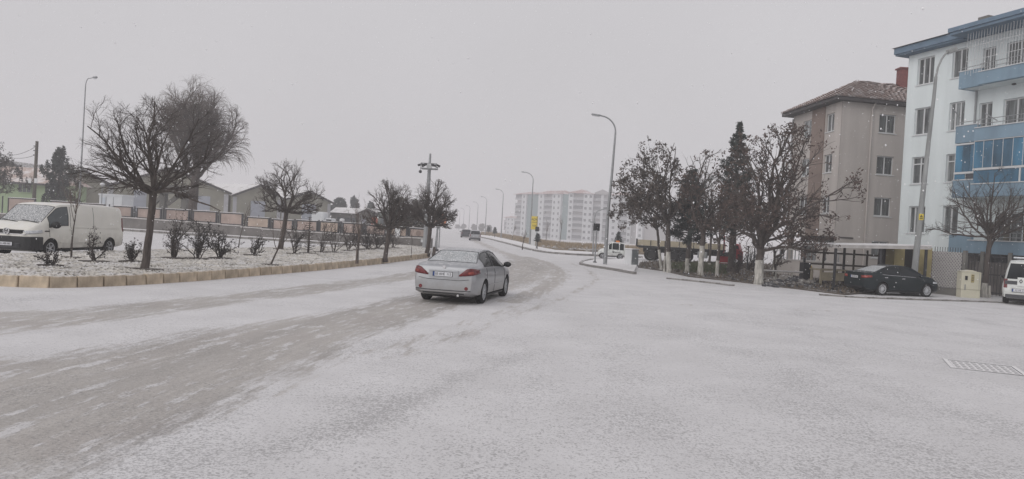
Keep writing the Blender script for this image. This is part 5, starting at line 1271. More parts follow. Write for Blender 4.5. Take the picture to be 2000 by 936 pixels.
# ---- far flats
def flats(name, label, pxa, Ya, pxb, Yb, cols, ztop, z0, floors=8):
    A = at(pxa, 425, Ya); B = at(pxb, 425, Yb); A.z = B.z = 0; d = B-A; W_ = d.length; rz = math.atan2(d.y, d.x)
    t = thing(name, label, 'building', (A.x,A.y,z0), rz); H = ztop-z0; fh = H/floors
    def X(px):
        p = on_line(A, B, px-.055*30*0); return (p-A).length*(1 if (p-A).dot(d) > 0 else -1)
    wm = {}
    for px0, px1, kind, setb, nwin in cols:
        x0, x1 = X(px0)+.015, X(px1)-.015
        if kind == 'teal': MB().box2((x0,setb,-.5),(x1,12,H-.06)).build('teal_wall', M['flatteal'], t); continue
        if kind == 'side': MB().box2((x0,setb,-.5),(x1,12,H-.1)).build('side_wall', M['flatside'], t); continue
        if kind == 'wall':
            MB().box2((x0,setb,-.5),(x1,12,H)).build('wall', M['flatblock'], t); w = 1.15
            for f in range(floors):
                for k in range(nwin):
                    xc = x0+(x1-x0)*(k+.5)/nwin; hh = 1.3; key = 'w'
                    if key not in wm: wm[key] = (MB().box((0,0,0),(w,.10,hh)).mesh('window', M['flatwin']), MB().box((0,-.06,-hh/2),(w+.2,.10,.12)).mesh('sill', M['flatblock']))
                    o = link('window', wm[key][0], t); o.location = (xc, setb-.03, f*fh+1.6); link('sill', wm[key][1], o)
        if kind == 'balcony':
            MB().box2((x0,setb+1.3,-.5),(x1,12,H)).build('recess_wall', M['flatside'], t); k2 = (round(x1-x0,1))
            for f in range(floors):
                if k2 not in wm: wm[k2] = (MB().box2((x0-x0,0,.0),(x1-x0,.12,1.05)).mesh('balcony_parapet', M['flatbalc']), MB().box2((0,.02,-.22),(x1-x0,1.3,-.003)).mesh('balcony_slab', M['flatblock']), MB().box2((.08,.22,1.06),(x1-x0-.08,.26,fh-.3)).mesh('balcony_glazing', M['flatwin']))
                o = link('balcony', wm[k2][0], t); o.location = (x0,setb-.2,f*fh+.15); link('balcony_slab', wm[k2][1], o)
                if (f*7+int(x0)) % 3 != 0: link('balcony_glazing', wm[k2][2], o)
    return t, X, W_, H
def hip(t, x0, x1, y0, y1, z, h, ov=1.0):
    a, b, c, d = x0-ov, x1+ov, y0-ov, y1+ov; r = min((b-a),(d-c))*.35
    MB().add([(a,c,z),(b,c,z),(b,d,z),(a,d,z),((a+b)/2 if b-a < d-c else a+r,(c+d)/2 if b-a >= d-c else c+r,z+h),((a+b)/2 if b-a < d-c else b-r,(c+d)/2 if b-a >= d-c else d-r,z+h)], [(0,1,5,4),(1,2,5),(2,3,4,5),(3,0,4),(3,2,1,0)] if b-a >= d-c else [(0,1,4),(1,2,5,4),(2,3,5),(3,0,4,5),(3,2,1,0)]).build('roof', M['flatroof'], t)
z0f = -2.3
tA, XA, WA_, HA = flats('far_apartment_block', 'hazy eight-storey flats with wide teal stripe, left half of the far row', 1004, 415., 1106, 378.,
   [(1004,1017,'balcony',.0,0),(1017,1026,'wall',-.4,1),(1026,1049,'teal',.5,0),(1049,1060,'wall',-.3,1),(1060,1076,'balcony',0,0),(1076,1093,'wall',-.3,2),(1093,1107,'teal',.9,0)], 21.2, z0f)
hip(tA, XA(1004), XA(1034), -.6, 12, HA+.02, 1.7); hip(tA, XA(1040), XA(1093), -.6, 12, HA+.05, 2.2); hip(tA, XA(1096), XA(1106), 4.5, 12, HA+.0, 1.4, .3)
tB, XB, WB_, HB = flats('far_apartment_block', 'hazy eight-storey flats right of the teal recess, behind the tall lamp post', 1107, 372., 1241, 366.,
   [(1107,1116.5,'wall',-.3,1),(1116.5,1136,'balcony',0,0),(1136,1155,'wall',-.3,2),(1155,1170,'balcony',1.5,0),(1170,1175,'wall',1.2,0),(1175,1187,'balcony',.8,0),(1187,1206,'wall',-.3,1),(1206,1223,'balcony',0,0),(1223,1231,'wall',-.3,1),(1231,1241,'side',1.5,0)], 21.4, z0f)
hip(tB, XB(1107), XB(1155), -.6, 12, HB+.05, 2.2); hip(tB, XB(1190), XB(1236), -.6, 12, HB+.05, 2.0)
MB().add([(XB(1157),.6,HB),(XB(1188),.6,HB),(XB(1188),.6,HB+.8),(XB(1172),.6,HB+2.6),(XB(1157),.6,HB+.8),(XB(1157),11.5,HB),(XB(1188),11.5,HB),(XB(1188),11.5,HB+.8),(XB(1172),11.5,HB+2.6),(XB(1157),11.5,HB+.8)], [(0,1,2,3,4),(9,8,7,6,5),(2,1,6,7),(3,2,7,8),(4,3,8,9),(0,4,9,5)]).build('pediment', M['flatside'], tB)
for px in (1070,1139): 
    T, X = (tA,XA) if px < 1107 else (tB,XB); MB().box((X(px),6,24.6),(1.2,1.2,2.2)).build('chimney', M['flatblock'], T)
tC, XC, WC_, HC = flats('far_apartment_block', 'grey flats glimpsed behind the brown-leaved trees', 1244, 345., 1345, 330., [(1244,1254,'wall',0,1),(1254,1300,'side',1.5,0),(1300,1312,'wall',0,1),(1312,1345,'side',1.2,0)], 19., z0f)
tD, XD, WD_, HD = flats('small_far_block', 'small cream block fading in the snow left of the far flats', 984, 520., 1004, 515., [(984,989,'balcony',0,0),(989,1004,'wall',-.3,2)], 9.5, z0f, 4)
hip(tD, XD(984), XD(1004), -.5, 12, HD+.02, 1.3)
# ---- warehouses, left
def gable(name, label, pxl, yl, Yl, pxr, yr, Yr, pxp, yp, m=None, depth=38., doors=(), edge=True, group=None):
    A = at(pxl, yl, Yl); B = at(pxr, yr, Yr); hl, hr = A.z, B.z; a = Vector((A.x,A.y,0)); b = Vector((B.x,B.y,0)); d = b-a; L = d.length; rz = math.atan2(d.y, d.x)
    t = thing(name, label, 'warehouse', a, rz, group)
    def X(px, py):
        p = on_line(a, b, px-(hzy(px)-py)*TANA); return (p-a).length, p.y
    xp, Yp = X(pxp, yp); hp = zat(pxp, yp, Yp); D = depth; m = m or M['olive']
    MB().extr([(0,0,-.2),(L,0,-.2),(L,0,hr),(xp,0,hp),(0,0,hl)], (0,.3,0)).build('gable_wall', m, t)
    for x, h in ((.15,hl),(L-.15,hr)): MB().box2((x-.14,.31,-.2),(x+.14,D,h-.05)).build('side_wall', m, t)
    for x0, h0, x1, h1 in ((-.35,hl-.12,xp,hp),(L+.35,hr-.12,xp,hp)):
        rf = MB().extr([(x0,-.4,h0+.03),(x1,-.4,h1+.03),(x1,D,h1+.03),(x0,D,h0+.03)], (0,0,.14)).build('roof', M['roofsnow'], t)
        MB().bar((x0,-.42,h0-.02),(x1,-.42,h1-.02), .06, .26).build('verge_board', M['eave'], t)
    if edge:
        for x, h in ((.32,hl),(L-.32,hr)): MB().box2((x-.28,-.05,-.2),(x+.28,-.002,h-.2)).build('corner_strip', M['oliveedge'], t)
    for px0, px1, py0 in doors:
        x0, Y0 = X(px0, py0); x1, Y1 = X(px1, py0); dz = zat((px0+px1)/2, py0, (Y0+Y1)/2)
        dr = MB().box2((x0,-.09,-.1),(x1,-.003,dz)).build('sliding_door', M['bluedoor'], t)
        MB().box2((x0+(x1-x0)*.55,-.115,.2),(x0+(x1-x0)*.60,-.092,1.9)).build('door_handle', M['eave'], dr)
    return t
WG = 'row of gabled olive warehouses'
gable('warehouse', 'olive warehouse gable rising behind the pine and tall left lamp post', 96,366,90., 211,360,96., 157,331, group=WG, edge=False)
gable('warehouse', 'widest olive warehouse behind the bare tree, with two grey doors', 212,362,96., 447,377,103., 334,329, doors=((262,287,372),(378,411,383)), group=WG)
gable('warehouse', 'olive warehouse with a blue-grey door between the willow and second tree', 455,381,103., 549,388,109., 507,362, doors=((490,518,393),), group=WG)
gable('warehouse', 'last olive warehouse to the right with a snowy truck before it', 551,391,109., 646,396,116., 604,374, doors=((590,617,399),), group=WG)
def low_shed(label, px0, px1, Y, ytop, yeave, m, roof, seed):
    A = at(px0, yeave, Y); B = at(px1, yeave+(px1-px0)*TANA, Y); t = thing('low_shed', label, 'shed', (A.x,A.y,0)); L = B.x-A.x; h = A.z; hr = zat(px0, ytop, Y)+.3
    MB().box2((0,0,-.2),(L,8,h)).build('wall', m, t)
    MB().add([(-.3,-.4,h),(L+.3,-.4,h),(L+.3,4,hr),(-.3,4,hr),(-.3,8.4,h),(L+.3,8.4,h)], [(0,1,2,3),(3,2,5,4),(0,3,4),(1,5,2),(0,4,5,1)]).build('roof', roof, t)
    for i in range(3): MB().box2((L*(.2+.25*i),-.06,h-1.6),(L*(.2+.25*i)+.9,-.003,h-.7)).build('window', M['flatwin'], t)
low_shed('low grey shed with a snowy roof right of the last warehouse', 648, 706, 120., 407, 415, M['conc'], M['roofsnow'], 1)
gable('small_shed', 'small dark gabled shed behind the third median tree', 704,416,112., 737,418,112., 719,409, m=M['wallgrey'], depth=10, doors=((707,716,427),), edge=False)
low_shed('green-grey slab-walled shed right of the small gabled shed', 738, 770, 106., 410, 414, mat('slab_green', (.15,.165,.15), .95, .1, 1), M['roofsnow'], 2)
# ---- green house far left
def green_house():
    Y = 88.; A = at(-60,357,Y); B = at(122,367,Y); t = thing('green_house', 'long pale green house with a faded pink roof behind the pines', 'house', (A.x,A.y,0)); L = B.x-A.x; h = zat(60,357,Y); hr = zat(60,329,Y)+.2
    MB().box2((0,0,-.2),(L,5,h)).build('wall', M['greenwall'], t)
    MB().add([(-.4,-.6,h-.05),(L+.4,-.6,h-.05),(L-2,2.5,hr),(2,2.5,hr),(-.4,5.6,h-.05),(L+.4,5.6,h-.05)], [(0,1,2,3),(3,2,5,4),(0,3,4),(1,5,2),(0,4,5,1)]).build('roof', M['roofpink'], t)
    MB().box2((-.4,-.64,h-.26),(L+.4,-.58,h-.03)).build('gutter', M['eave'], t)
    for px0, px1, y0, y1 in ((36,62,361,375),(12,19,362,375),(88,104,363,376)):
        p = at(px0,y1,Y); q = at(px1,y0,Y); w, hh = q.x-p.x, q.z-p.z; f = MB().box2((p.x-A.x,-.07,p.z),(q.x-A.x,-.003,q.z)).build('window', M['flatwin'], t)
        fr = MB(); [fr.box2((p.x-A.x+w*k-.03,-.10,p.z),(p.x-A.x+w*k+.03,-.072,q.z)) for k in (0,.33,.66,1)]; fr.box2((p.x-A.x,-.10,p.z-.08),(q.x-A.x,-.072,p.z)); fr.build('frame', M['greenwall'], f)
    g = at(18,314,Y+8); t2 = thing('roof_gable', 'grey gabled roof end peeping over the green house', 'house', (g.x,Y+8,0)); hg = g.z
    MB().extr([(-2.2,0,-.2),(2.3,0,-.2),(2.3,0,hg-1.35),(0,0,hg),(-2.2,0,hg-1.2)], (0,8,0)).build('gable_wall', M['conc'], t2)
    for s_ in (-1,1): MB().bar((s_*2.6,-.1,hg-1.45),(0,-.1,hg+.02),.4,.16).build('verge_board', M['eave'], t2)
green_house()
# ---- concrete portal behind the wall
def portal():
    Y = 72.; L = lambda px, py: at(px, py, Y); A = L(306,430); t = thing('concrete_portal', 'bare concrete portal frame with a sloping brace behind the wall', 'structure', (A.x,Y,0))
    x = lambda px, py: L(px,py).x-A.x; z = lambda px, py: L(px,py).z
    MB().box2((x(302,370),-.5,z(302,377)),(x(374,370),1.2,z(340,362))).build('lintel', M['conc'], t)
    for px in (318,360): MB().box2((x(px-5,400),-.2,-.1),(x(px+5,400),.5,z(px,378)-.003)).build('pillar', M['conc'], t)
    MB().bar((x(326,399),.1,z(326,399)),(x(350,381),.1,z(350,381)),.3,.35).build('brace', M['conc'], t)
    MB().bar((x(300,399),.1,z(300,399)),(x(314,384),.1,z(314,384)),.3,.3).build('brace', M['conc'], t)
portal()
# ---- boundary wall with pink panels
def boundary():
    t = thing('boundary_wall', 'grey boundary wall topped with framed pink panels, across the far carriageway', 'wall', (WA.x,WA.y,0), math.atan2(wd.y, wd.x)); Lw = (WB-WA).length
    def X(px, py):
        p = on_line(WA, WB, px-(hzy(px)-py)*TANA); return (p-WA).dot(wd), p.y
    def hz2(px, py): x, Y = X(px, py); return x, zat(px, py, Y)
    ys = lambda px, pts: float(np.interp(px, [p[0] for p in pts], [p[1] for p in pts]))
    top = [(0,418),(230,425),(330,432),(420,438),(530,450),(620,455),(720,462),(842,467)]; ptop = [(0,385),(205,401),(270,406.5),(345,410),(410,414),(450,417),(500,425.5),(550,430),(620,432.5),(690,437),(735,441),(842,449)]
    px_ = list(range(-90,842,40))+[842]
    bw = MB(); cp = MB()
    for p, q in zip(px_[:-1], px_[1:]):
        x0, z0 = hz2(p, ys(p, top)); x1, z1 = hz2(q, ys(q, top)); zz = (z0+z1)/2
        bw.box2((x0+.004,0,-.1),(x1-.004,.35,zz)); cp.box2((x0+.002,-.06,zz+.002),(x1-.002,.41,zz+.09))
    bw.build('base_wall', M['wallgrey'], t); cp.build('coping', M['cope'], t)
    PAN = [(-60,-12),(13,64),(96,140),(150,200),(220,254),(266,311),(322,366),(376,420),(429,471),(482,523),(531,570),(579,618),(625,660),(670,706),(714,752),(759,794),(801,833)]
    for i, (a, b) in enumerate(PAN):
        x0, Y0 = X(a, 420); x1, Y1 = X(b, 430); c = (a+b)/2; zt = hz2(c, ys(c, ptop))[1]; zb = hz2(c, ys(c, top))[1]+.12
        if zt-zb < .2: zt = zb+.8
        pn = MB().box2((x0,.12,zb),(x1,.20,zt)).build('panel', M['pink'], t); f = MB()
        if c > 500 and (i % 3) == 0: pn.data.materials[0] = mat('worn_pink_panel', (.41,.33,.275), .95, .2, 1.5)
        for q in ((x0-.05,.08,zb-.05,x1+.05,.22,zb+.05),(x0-.05,.08,zt-.05,x1+.05,.22,zt+.05),(x0-.06,.078,zb+.051,x0+.05,.218,zt-.051),(x1-.05,.078,zb+.051,x1+.06,.218,zt-.051)): f.box2(q[:3], q[3:])
        f.build('frame', M['darksteel'], pn)
        cp2 = MB(); cp2.box2((x0-.05,.08,zt+.052),(x1+.05,.24,zt+.085)); cp2.build('snow_cap', M['snow'], pn)
        if i < len(PAN)-1:
            n = PAN[i+1][0]; m_ = (b+n)/2; xm, _ = X(m_, 425); zq = hz2(m_, ys(m_, ptop))[1]; po = MB().tube([(xm,.14,zb-.1),(xm,.14,zq+.12)], .055, 8).build('fence_post', M['darksteel'], t)
            if i in (4,9,13): MB().tube([(xm+.28,.14,zb-.1),(xm+.28,.14,zq+.10)], .05, 8).build('fence_post', M['darksteel'], t)
            if i in (4,6,8,12): 
                r = MB()
                for z in (zb+.05, (zb+zq)/2, zq-.05): r.tube([(X(b,425)[0],.16,z),(X(n,425)[0],.16,z)], .02, 5)
                r.build('rail', M['darksteel'], t)
    # dark round emblem on the last panel and a white notice beside it
    x, z = hz2(816,456); MB().tube([(x,.115,z),(x,.09,z)], .21, 20).build('round_emblem', M['brown'], t)
    for px0, px1, y0, y1 in ((770,781,446,464),(752,757,450,459)):
        a, z0 = hz2(px0,y1); b, z1 = hz2(px1,y0); MB().box2((a,.05,z0),(b,.085,z1)).build('notice_board', M['blindwhite'], t)
boundary()
def box_at(name, label, cat, px0, px1, ytop, ybot, Y, depth, m, build, group=None):
    A = at(px0, ybot, Y); B = at(px1, ytop, Y); t = thing(name, label, cat, (A.x,Y,0), 0, group); build(t, B.x-A.x, zat((px0+px1)/2, ytop, Y)); return t
def cont(t, w, h):
    bevel(MB().box2((0,0,0),(w,2.4,h)).build('body', M['container'], t), .05); MB().box2((-.06,-.06,h-.14),(w+.06,2.46,h+.05)).build('roof', M['container'], t)
    for k in (.3,.62): MB().box2((w*k,-.03,.4),(w*k+.04,-.002,h-.25)).build('seam', M['steel'], t)
    MB().box2((w*.08,-.04,.3),(w*.27,-.002,h-.35)).build('door', mat('pale_blue_door', (.5,.55,.6), .7, .05, 1), t)
box_at('container_cabin', 'white container cabin behind the wall beyond the van roof', 'cabin', 191,239,380,440,78.,2.4,None,cont)
p = at(243,440,70.); boxcar('parked_car', 'snow-covered dark car peeping over the boundary wall behind the van', (p.x-1.4,70,0), 0.02, M['greypaint'], H=2.0, rear_mat=M['glass'], cat='car')
def snow_truck(t, w, h):
    bevel(MB().box2((0,0,1.2),(w*.62,2,h)).build('load', M['container'], t), .2); bevel(MB().box2((w*.64,0,.6),(w,2,h-.7)).build('cab', M['container'], t), .2); MB().box2((0,.1,.5),(w,1.9,1.19)).build('chassis', M['chassis'], t)
    MB().box2((w*.7,-.02,h-1.3),(w*.95,-.003,h-.85)).build('cab_window', M['glass'], t)
    for x in (w*.2, w*.8): wheel(t, x, .1, .45, .25, 6)
box_at('small_truck', 'small white snow-laden truck in front of the last warehouse', 'truck', 607,650,414,440,88.,2,None,snow_truck)
# ================================================================== POLES, SIGNS, STREET FURNITURE
def lamp(px, Y, label, H=9., arm=1.25, side=-1, r=.11, lean=0., base_z=None, group='street lamps along the road', m='steel', headlen=.55, arm_h=.95):
    p = at(px, hzy(px), Y); z0 = float(dip(p.x,p.y)) if base_z is None else base_z
    t = thing('street_lamp', label, 'street lamp', (p.x,p.y,z0), 0, group); H = H-z0
    MB().tube([(0,0,-.1),(0,0,H*.35),(lean*.6,0,H*.6),(lean,0,H-arm_h)], [r*1.15,r*.85,r*.7,r*.5], 10).build('post', M[m], t, True)
    MB().tube([(0,0,-.05),(0,0,.06)], r*2.0, 10).build('base_plate', M[m], t)
    pts = [(lean,0,H-arm_h)]
    for k in range(1,9):
        a = k/8*1.25; pts.append((lean+side*arm*(1-math.cos(a))*.80, 0, H-arm_h+arm_h*math.sin(a)*1.0))
    e = Vector(pts[-1]); pts.append((e.x+side*.28,0,e.z+.06)); ar = MB().tube(pts, [r*.5]+[r*.40]*9, 8).build('arm', M[m], t, True)
    e = Vector(pts[-1]); bevel(MB().bar(e,(e.x+side*headlen,0,e.z+.05),.17,.10).build('lamp_head', M['steel'], t), .03); MB().bar((e.x+side*.06,0,e.z-.065),(e.x+side*(headlen-.05),0,e.z-.02),.13,.03).build('lens', M['headlamp'], t)
    return t
lamp(1183.5+1.5, 45.2, 'tall street lamp nearest in the middle, beside the tiny white car', 9.1, r=.115, lean=.18)
lamp(1035+1, 92, 'second street lamp up the road, left of the yellow sign', 9.0)
lamp(979.5, 136, 'third street lamp up the road, clear against the sky', 9.0)
lamp(948, 173, 'fourth street lamp up the road', 9.0); lamp(931.5, 213, 'fifth street lamp up the road', 9.0); lamp(916, 253, 'sixth street lamp up the road, very hazy', 9.0); lamp(905, 295, 'seventh street lamp up the road, nearly lost in the haze', 9.0); lamp(897, 340, 'farthest street lamp, barely visible at the head of the road', 9.0)
lamp(154.5, 43, 'slender tall street lamp rising behind the van, left of the big tree', 9.3, arm=.26, side=1, r=.058, lean=.05, headlen=.22, arm_h=.5)
def right_lamp():
    p = gp(1782,576); t = thing('street_lamp', 'leaning concrete lamp post with a yellow warning plate, in front of the dark saloon', 'street lamp', p, 0, 'street lamps along the road')
    Y = p.y; q = lambda px, py: at(px, py, Y)-p
    MB().tube([(0,0,-.1),q(1783.5,555),q(1800,400),q(1814,275),q(1824,190),q(1828,150)], [.155,.145,.115,.09,.075,.065], 12).build('post', M['concpole'], t, True)
    MB().tube([q(1828,150),q(1832,132),q(1839,116),q(1847,105),q(1855,99)], .045, 8).build('arm', M['concpole'], t, True)
    MB().tube([(0,0,-.05),(0,0,.08)], .27, 10).build('base', M['concpole'], t)
    a = q(1851,102); b = q(1867,96); bevel(MB().bar(a,b,.30,.20).build('lamp_head', M['concpole'], t), .04); MB().bar(a+Vector((.05,0,-.09)),b+Vector((-.03,0,-.09)),.18,.05).build('lens', M['headlamp'], t)
    c = q(1796,424); pl = MB().box((c.x,c.y-.135,c.z),(.20,.015,.27)).build('warning_plate', M['yellow'], t)
    tr = MB(); y = c.y-.15
    tr.add([(c.x-.07,y,c.z-.02),(c.x+.07,y,c.z-.02),(c.x,y,c.z+.11)], [(0,1,2)]); tr.build('warning_triangle', M['ink'], pl)
    tr = MB(); tr.bar((c.x+.01,y-.002,c.z+.075),(c.x-.012,y-.002,c.z+.03),.012,.004); tr.bar((c.x-.012,y-.002,c.z+.03),(c.x+.014,y-.002,c.z+.035),.012,.004); tr.bar((c.x+.014,y-.002,c.z+.035),(c.x,y-.002,c.z-.01),.012,.004); tr.build('lightning_bolt', M['yellow'], pl)
    MB().box((c.x,y,c.z-.07),(.15,.004,.03)).build('warning_text_line', M['ink'], pl)
right_lamp()
def util_pole():
    Y = 75.; p = at(66,395,Y); t = thing('utility_pole', 'wooden utility pole carrying two white boards, far left', 'utility pole', (p.x,Y,0)); H = zat(69,276,Y)
    MB().tube([(0,0,-.1),(.05,0,H)], [.19,.14], 10).build('pole', M['wood'], t, True)
    for k, (a, b) in enumerate(((58,64),(69.5,76))):
        A = at(a,358,Y); B = at(b,349,Y); MB().box2((A.x-p.x,-.25,A.z),(B.x-p.x,-.2,B.z)).build('white_board', M['blindwhite'], t)
    for k in range(3): MB().tube([(-.2,-.1,H-.5-.45*k),(.22,-.1,H-.5-.45*k)], .05, 6).build('insulator', M['darksteel'], t)
    for zt, e in ((H-.5,(at(0,300,Y+14))),(H-1.35,at(0,299,Y+14))):
        e = e-Vector((p.x,Y,0)); q = [Vector((0,0,zt)).lerp(e,u)-Vector((0,0,.5*4*u*(1-u))) for u in np.linspace(0,1,9)]; MB().tube(q, .022, 4).build('cable', M['darksteel'], t)
util_pole()
def mast():
    p = gp(830,490); Y = p.y; t = thing('camera_mast', 'grey camera mast with a square platform of camera housings on top', 'mast', p); q = lambda px, py: at(px, py, Y)-p
    c = q(834,325); H = q(836,300).z
    MB().tube([(0,0,-.05),(0,0,c.z)], [.19,.12], 8).build('mast', M['steel'], t, True); MB().tube([(0,0,c.z),(0.02,0,H)], [.10,.07], 8).build('top_pole', M['steel'], t)
    MB().box((0,0,.06),(.7,.7,.12)).build('base_plate', M['steel'], t)
    fr = MB(); w = .55
    for z in (c.z-.18, c.z+.18):
        for a, b in (((-w,-w),(w,-w)),((w,-w),(w,w)),((w,w),(-w,w)),((-w,w),(-w,-w))): fr.bar((a[0],a[1],z),(b[0],b[1],z),.05)
    for a in (-w,w):
        for b in (-w,w): fr.bar((a,b,c.z-.18),(a,b,c.z+.18),.05)
    fr.bar((-w,0,c.z-.18),(w,0,c.z-.18),.06); fr.bar((0,-w,c.z-.18),(0,w,c.z-.18),.06); fr.build('platform', M['steel'], t)
    MB().box((0,-.1,c.z+.02),(.34,.34,.34)).build('control_box', M['blindwhite'], t)
    for x, y in ((-.62,-.3),(-.45,.2),(.62,-.25),(.45,.25),(.3,-.6),(-.25,-.62)):
        o = MB().bar((x*.8,y*.8,c.z+.12),(x*1.25,y*1.25,c.z+.02),.17,.15).build('camera', M['darksteel'], t)
    MB().tube([(-.58,-.5,c.z-.15),(-.58,-.5,c.z-.36)], .02, 5).build('bracket', M['steel'], t); MB().blob((-.58,-.5,c.z-.44),.12,2,2,.02).build('dome_camera', M['darksteel'], t)
mast()
def signal(px, py, top_py, label, head='back', w=.38, h=.42, r=.06, fork=False):
    p = gp(px, py); Y = p.y; H = (py-top_py)*Y/FPX; t = thing('traffic_light', label, 'traffic light', p, 0, 'traffic light posts')
    MB().tube([(0,0,0),(0,0,H-.1)], [r,r*.8], 8).build('post', M['steel'], t); MB().tube([(0,0,-.02),(0,0,.16)], r*2.2, 8).build('base', M['darksteel'], t)
    bevel(MB().box((0,0,H-h/2),(w,.22,h)).build('signal_head', M['black'], t), .03)
    MB().box((0,.1,H-h/2),(w+.12,.02,h+.1)).build('backing_board', M['black'], t)
    for k in (-1,1): MB().tube([(0,-.1,H-h/2+k*h*.22),(0,-.24,H-h/2+k*h*.22)], h*.16, 10).build('hood', M['black'], t)
    if fork:
        MB().tube([(0,0,H*.55),(-.16,0,H*.72),(-.22,0,H*.92)], .035, 7).build('arm', M['steel'], t); MB().tube([(0,0,H*.5),(.12,0,H*.62),(.16,0,H*.9)], .035, 7).build('arm', M['steel'], t)
        MB().tube([(-.12,.05,0),(-.02,.05,H*.5)], .05, 7).build('second_post', M['steel'], t)
    return t, H
signal(1161.5, 516, 438, 'black-headed traffic light on the corner island left of the tall lamp post', r=.055, w=.29, h=.36)
signal(852, 491, 413, 'forked traffic light post at the tip of the median', fork=True, r=.075, w=.40, h=.42)
signal(1047, 488, 444, 'small black traffic light in front of the yellow sign pylon', r=.04, w=.25, h=.36)
def mast_arm():
    p = gp(1158,499); Y = p.y; t = thing('signal_mast', 'thin curved signal mast with an arm reaching right behind the tall lamp post', 'mast', p); q = lambda px, py: at(px,py,Y)-p
    MB().tube([(0,0,-.05),q(1159.5,450),q(1161,428),q(1163,417),q(1168,412),q(1190,405)], [.07,.06,.055,.05,.045,.04], 8).build('mast', M['steel'], t, True)
    MB().box(q(1158,434),(.5,.1,.08)).build('bracket', M['steel'], t)
mast_arm()
def round_sign():
    p = gp(857,484); Y = p.y; t = thing('road_sign', 'round faded orange-red sign half hidden by the forked traffic light', 'sign', p); c = at(856,430,Y)-p
    MB().tube([(0,0,-.05),(0,0,c.z+.2)], .05, 8).build('post', M['steel'], t)
    MB().tube([(0,.05,c.z),(0,.03,c.z)], .55, 24).build('disc', mat('faded_orange', (.62,.26,.17), .7, .08, 3), t); MB().tube([(0,.028,c.z),(0,.02,c.z)], .36, 24).build('centre_disc', mat('faded_salmon', (.60,.36,.29), .7, .08, 3), t)
round_sign()
p = gp(846.5,498,MZ); t = thing('wooden_stump', 'short dark post stump beside the last median tree', 'post', p); MB().tube([(0,0,-.1),(.05,0,.42),(.06,0,.46)], [.10,.10,.07], 9).build('stump', M['bark'], t)
p = gp(825,489); t = thing('yellow_flag_sign', 'small pale sign plate by the foot of the camera mast', 'sign', p); MB().tube([(0,0,0),(0,0,.8)], .03, 6).build('post', M['steel'], t); MB().box((0,-.04,.7),(.3,.02,.22)).build('plate', M['blindwhite'], t)
# tiny lamp beyond the wall and ball lamp
def yard_lamp(px, top, Y, label):
    p = at(px, hzy(px), Y); t = thing('yard_lamp', label, 'lamp', (p.x,Y,0), 0, 'small yard lamps behind the wall'); H = zat(px, top, Y); MB().tube([(0,0,-.1),(0,0,H-.1)], .045, 7).build('post', M['steel'], t); MB().blob((0,0,H),(.24,.2,.16),1,2,.02).build('lamp_shade', M['blindwhite'], t)
yard_lamp(198,360,74.,'slim yard lamp with a white head beside the container cabin'); yard_lamp(668,430,67.,'yard lamp with a round white globe over the pink panels')
p = at(731,442,66.); t = thing('orange_post', 'orange marker post behind the wall left of the third median tree', 'post', (p.x,66,0)); MB().tube([(0,0,-.1),(0,0,zat(731,428,66.))], .28, 10).build('post', mat('faded_marker', (.62,.24,.19), .8, .1, 2), t); MB().blob((0,0,zat(731,428,66.)),(.28,.28,.2),2,2,.02).build('cap', mat('faded_marker', (.62,.24,.19)), t)
p = at(741,442,66.5); t = thing('orange_plate', 'low orange plate beside the orange marker post', 'sign', (p.x,66.5,0)); MB().box((0,0,zat(741,440,66.5)-.3),(.5,.05,.7)).build('plate', mat('faded_marker', (.62,.24,.19)), t); MB().tube([(0,.05,-.1),(0,.05,1)], .04, 6).build('post', M['steel'], t)
def pylon():
    p = at(1042,478,88.); t = thing('sign_pylon', 'yellow sign with black lettering on a white pylon, before the far flats', 'sign', (p.x,88,0)); q = lambda px, py: at(px,py,88.)-Vector((p.x,88,0)); a = q(1037,448); b = q(1050.5,423); c = q(1036.5,480); d = q(1047,449)
    MB().box2((c.x,0,-.1),(d.x,.35,a.z-.01)).build('pylon', M['blindwhite'], t); bx = bevel(MB().box2((a.x,-.06,a.z),(b.x,.42,b.z)).build('sign_box', M['yellow'], t), .03); cx = (a.x+b.x)/2
    text('AÇIK', .33, M['ink'], t, (cx-.02,-.075,b.z-.38), (R(90),0,0), sx=.95); text('OTOPARK', .15, M['ink'], t, (cx,-.075,b.z-.72), (R(90),0,0), sx=.95); text('7/24', .26, M['ink'], t, (cx-.05,-.075,b.z-1.12), (R(90),0,0))
    MB().box2((b.x-.10,-.10,a.z),(b.x+.02,-.062,b.z+.02)).build('edge_trim', mat('mustard', (.35,.27,.08), .7, .1, 3), t)
pylon()
def pillar():
    p = gp(1233,520); t = thing('control_pillar', 'squat grey concrete control pillar with one pale side, on the corner island', 'cabinet', p, R(38)); h = 33*p.y/FPX
    bevel(MB().box((.28,.28,h/2-.02),(.62,.62,h)).build('body', M['steel'], t), .02); MB().box((.28,.28,h+.012),(.70,.70,.06)).build('cap', M['snow'], t); MB().box((-.035,.28,h*.5),(.03,.60,h*.93)).build('pale_side', M['blindwhite'], t); MB().box((.28,-.035,h*.5),(.55,.02,h*.85)).build('door', mat('pillar_door', (.22,.24,.25), .7, .1, 2), t)  # one side faced in a paler tone, the next in darker blue-grey
    p2 = MB().box((.28,.28,.03),(.8,.8,.06)).build('plinth', M['conc'], t)
pillar()
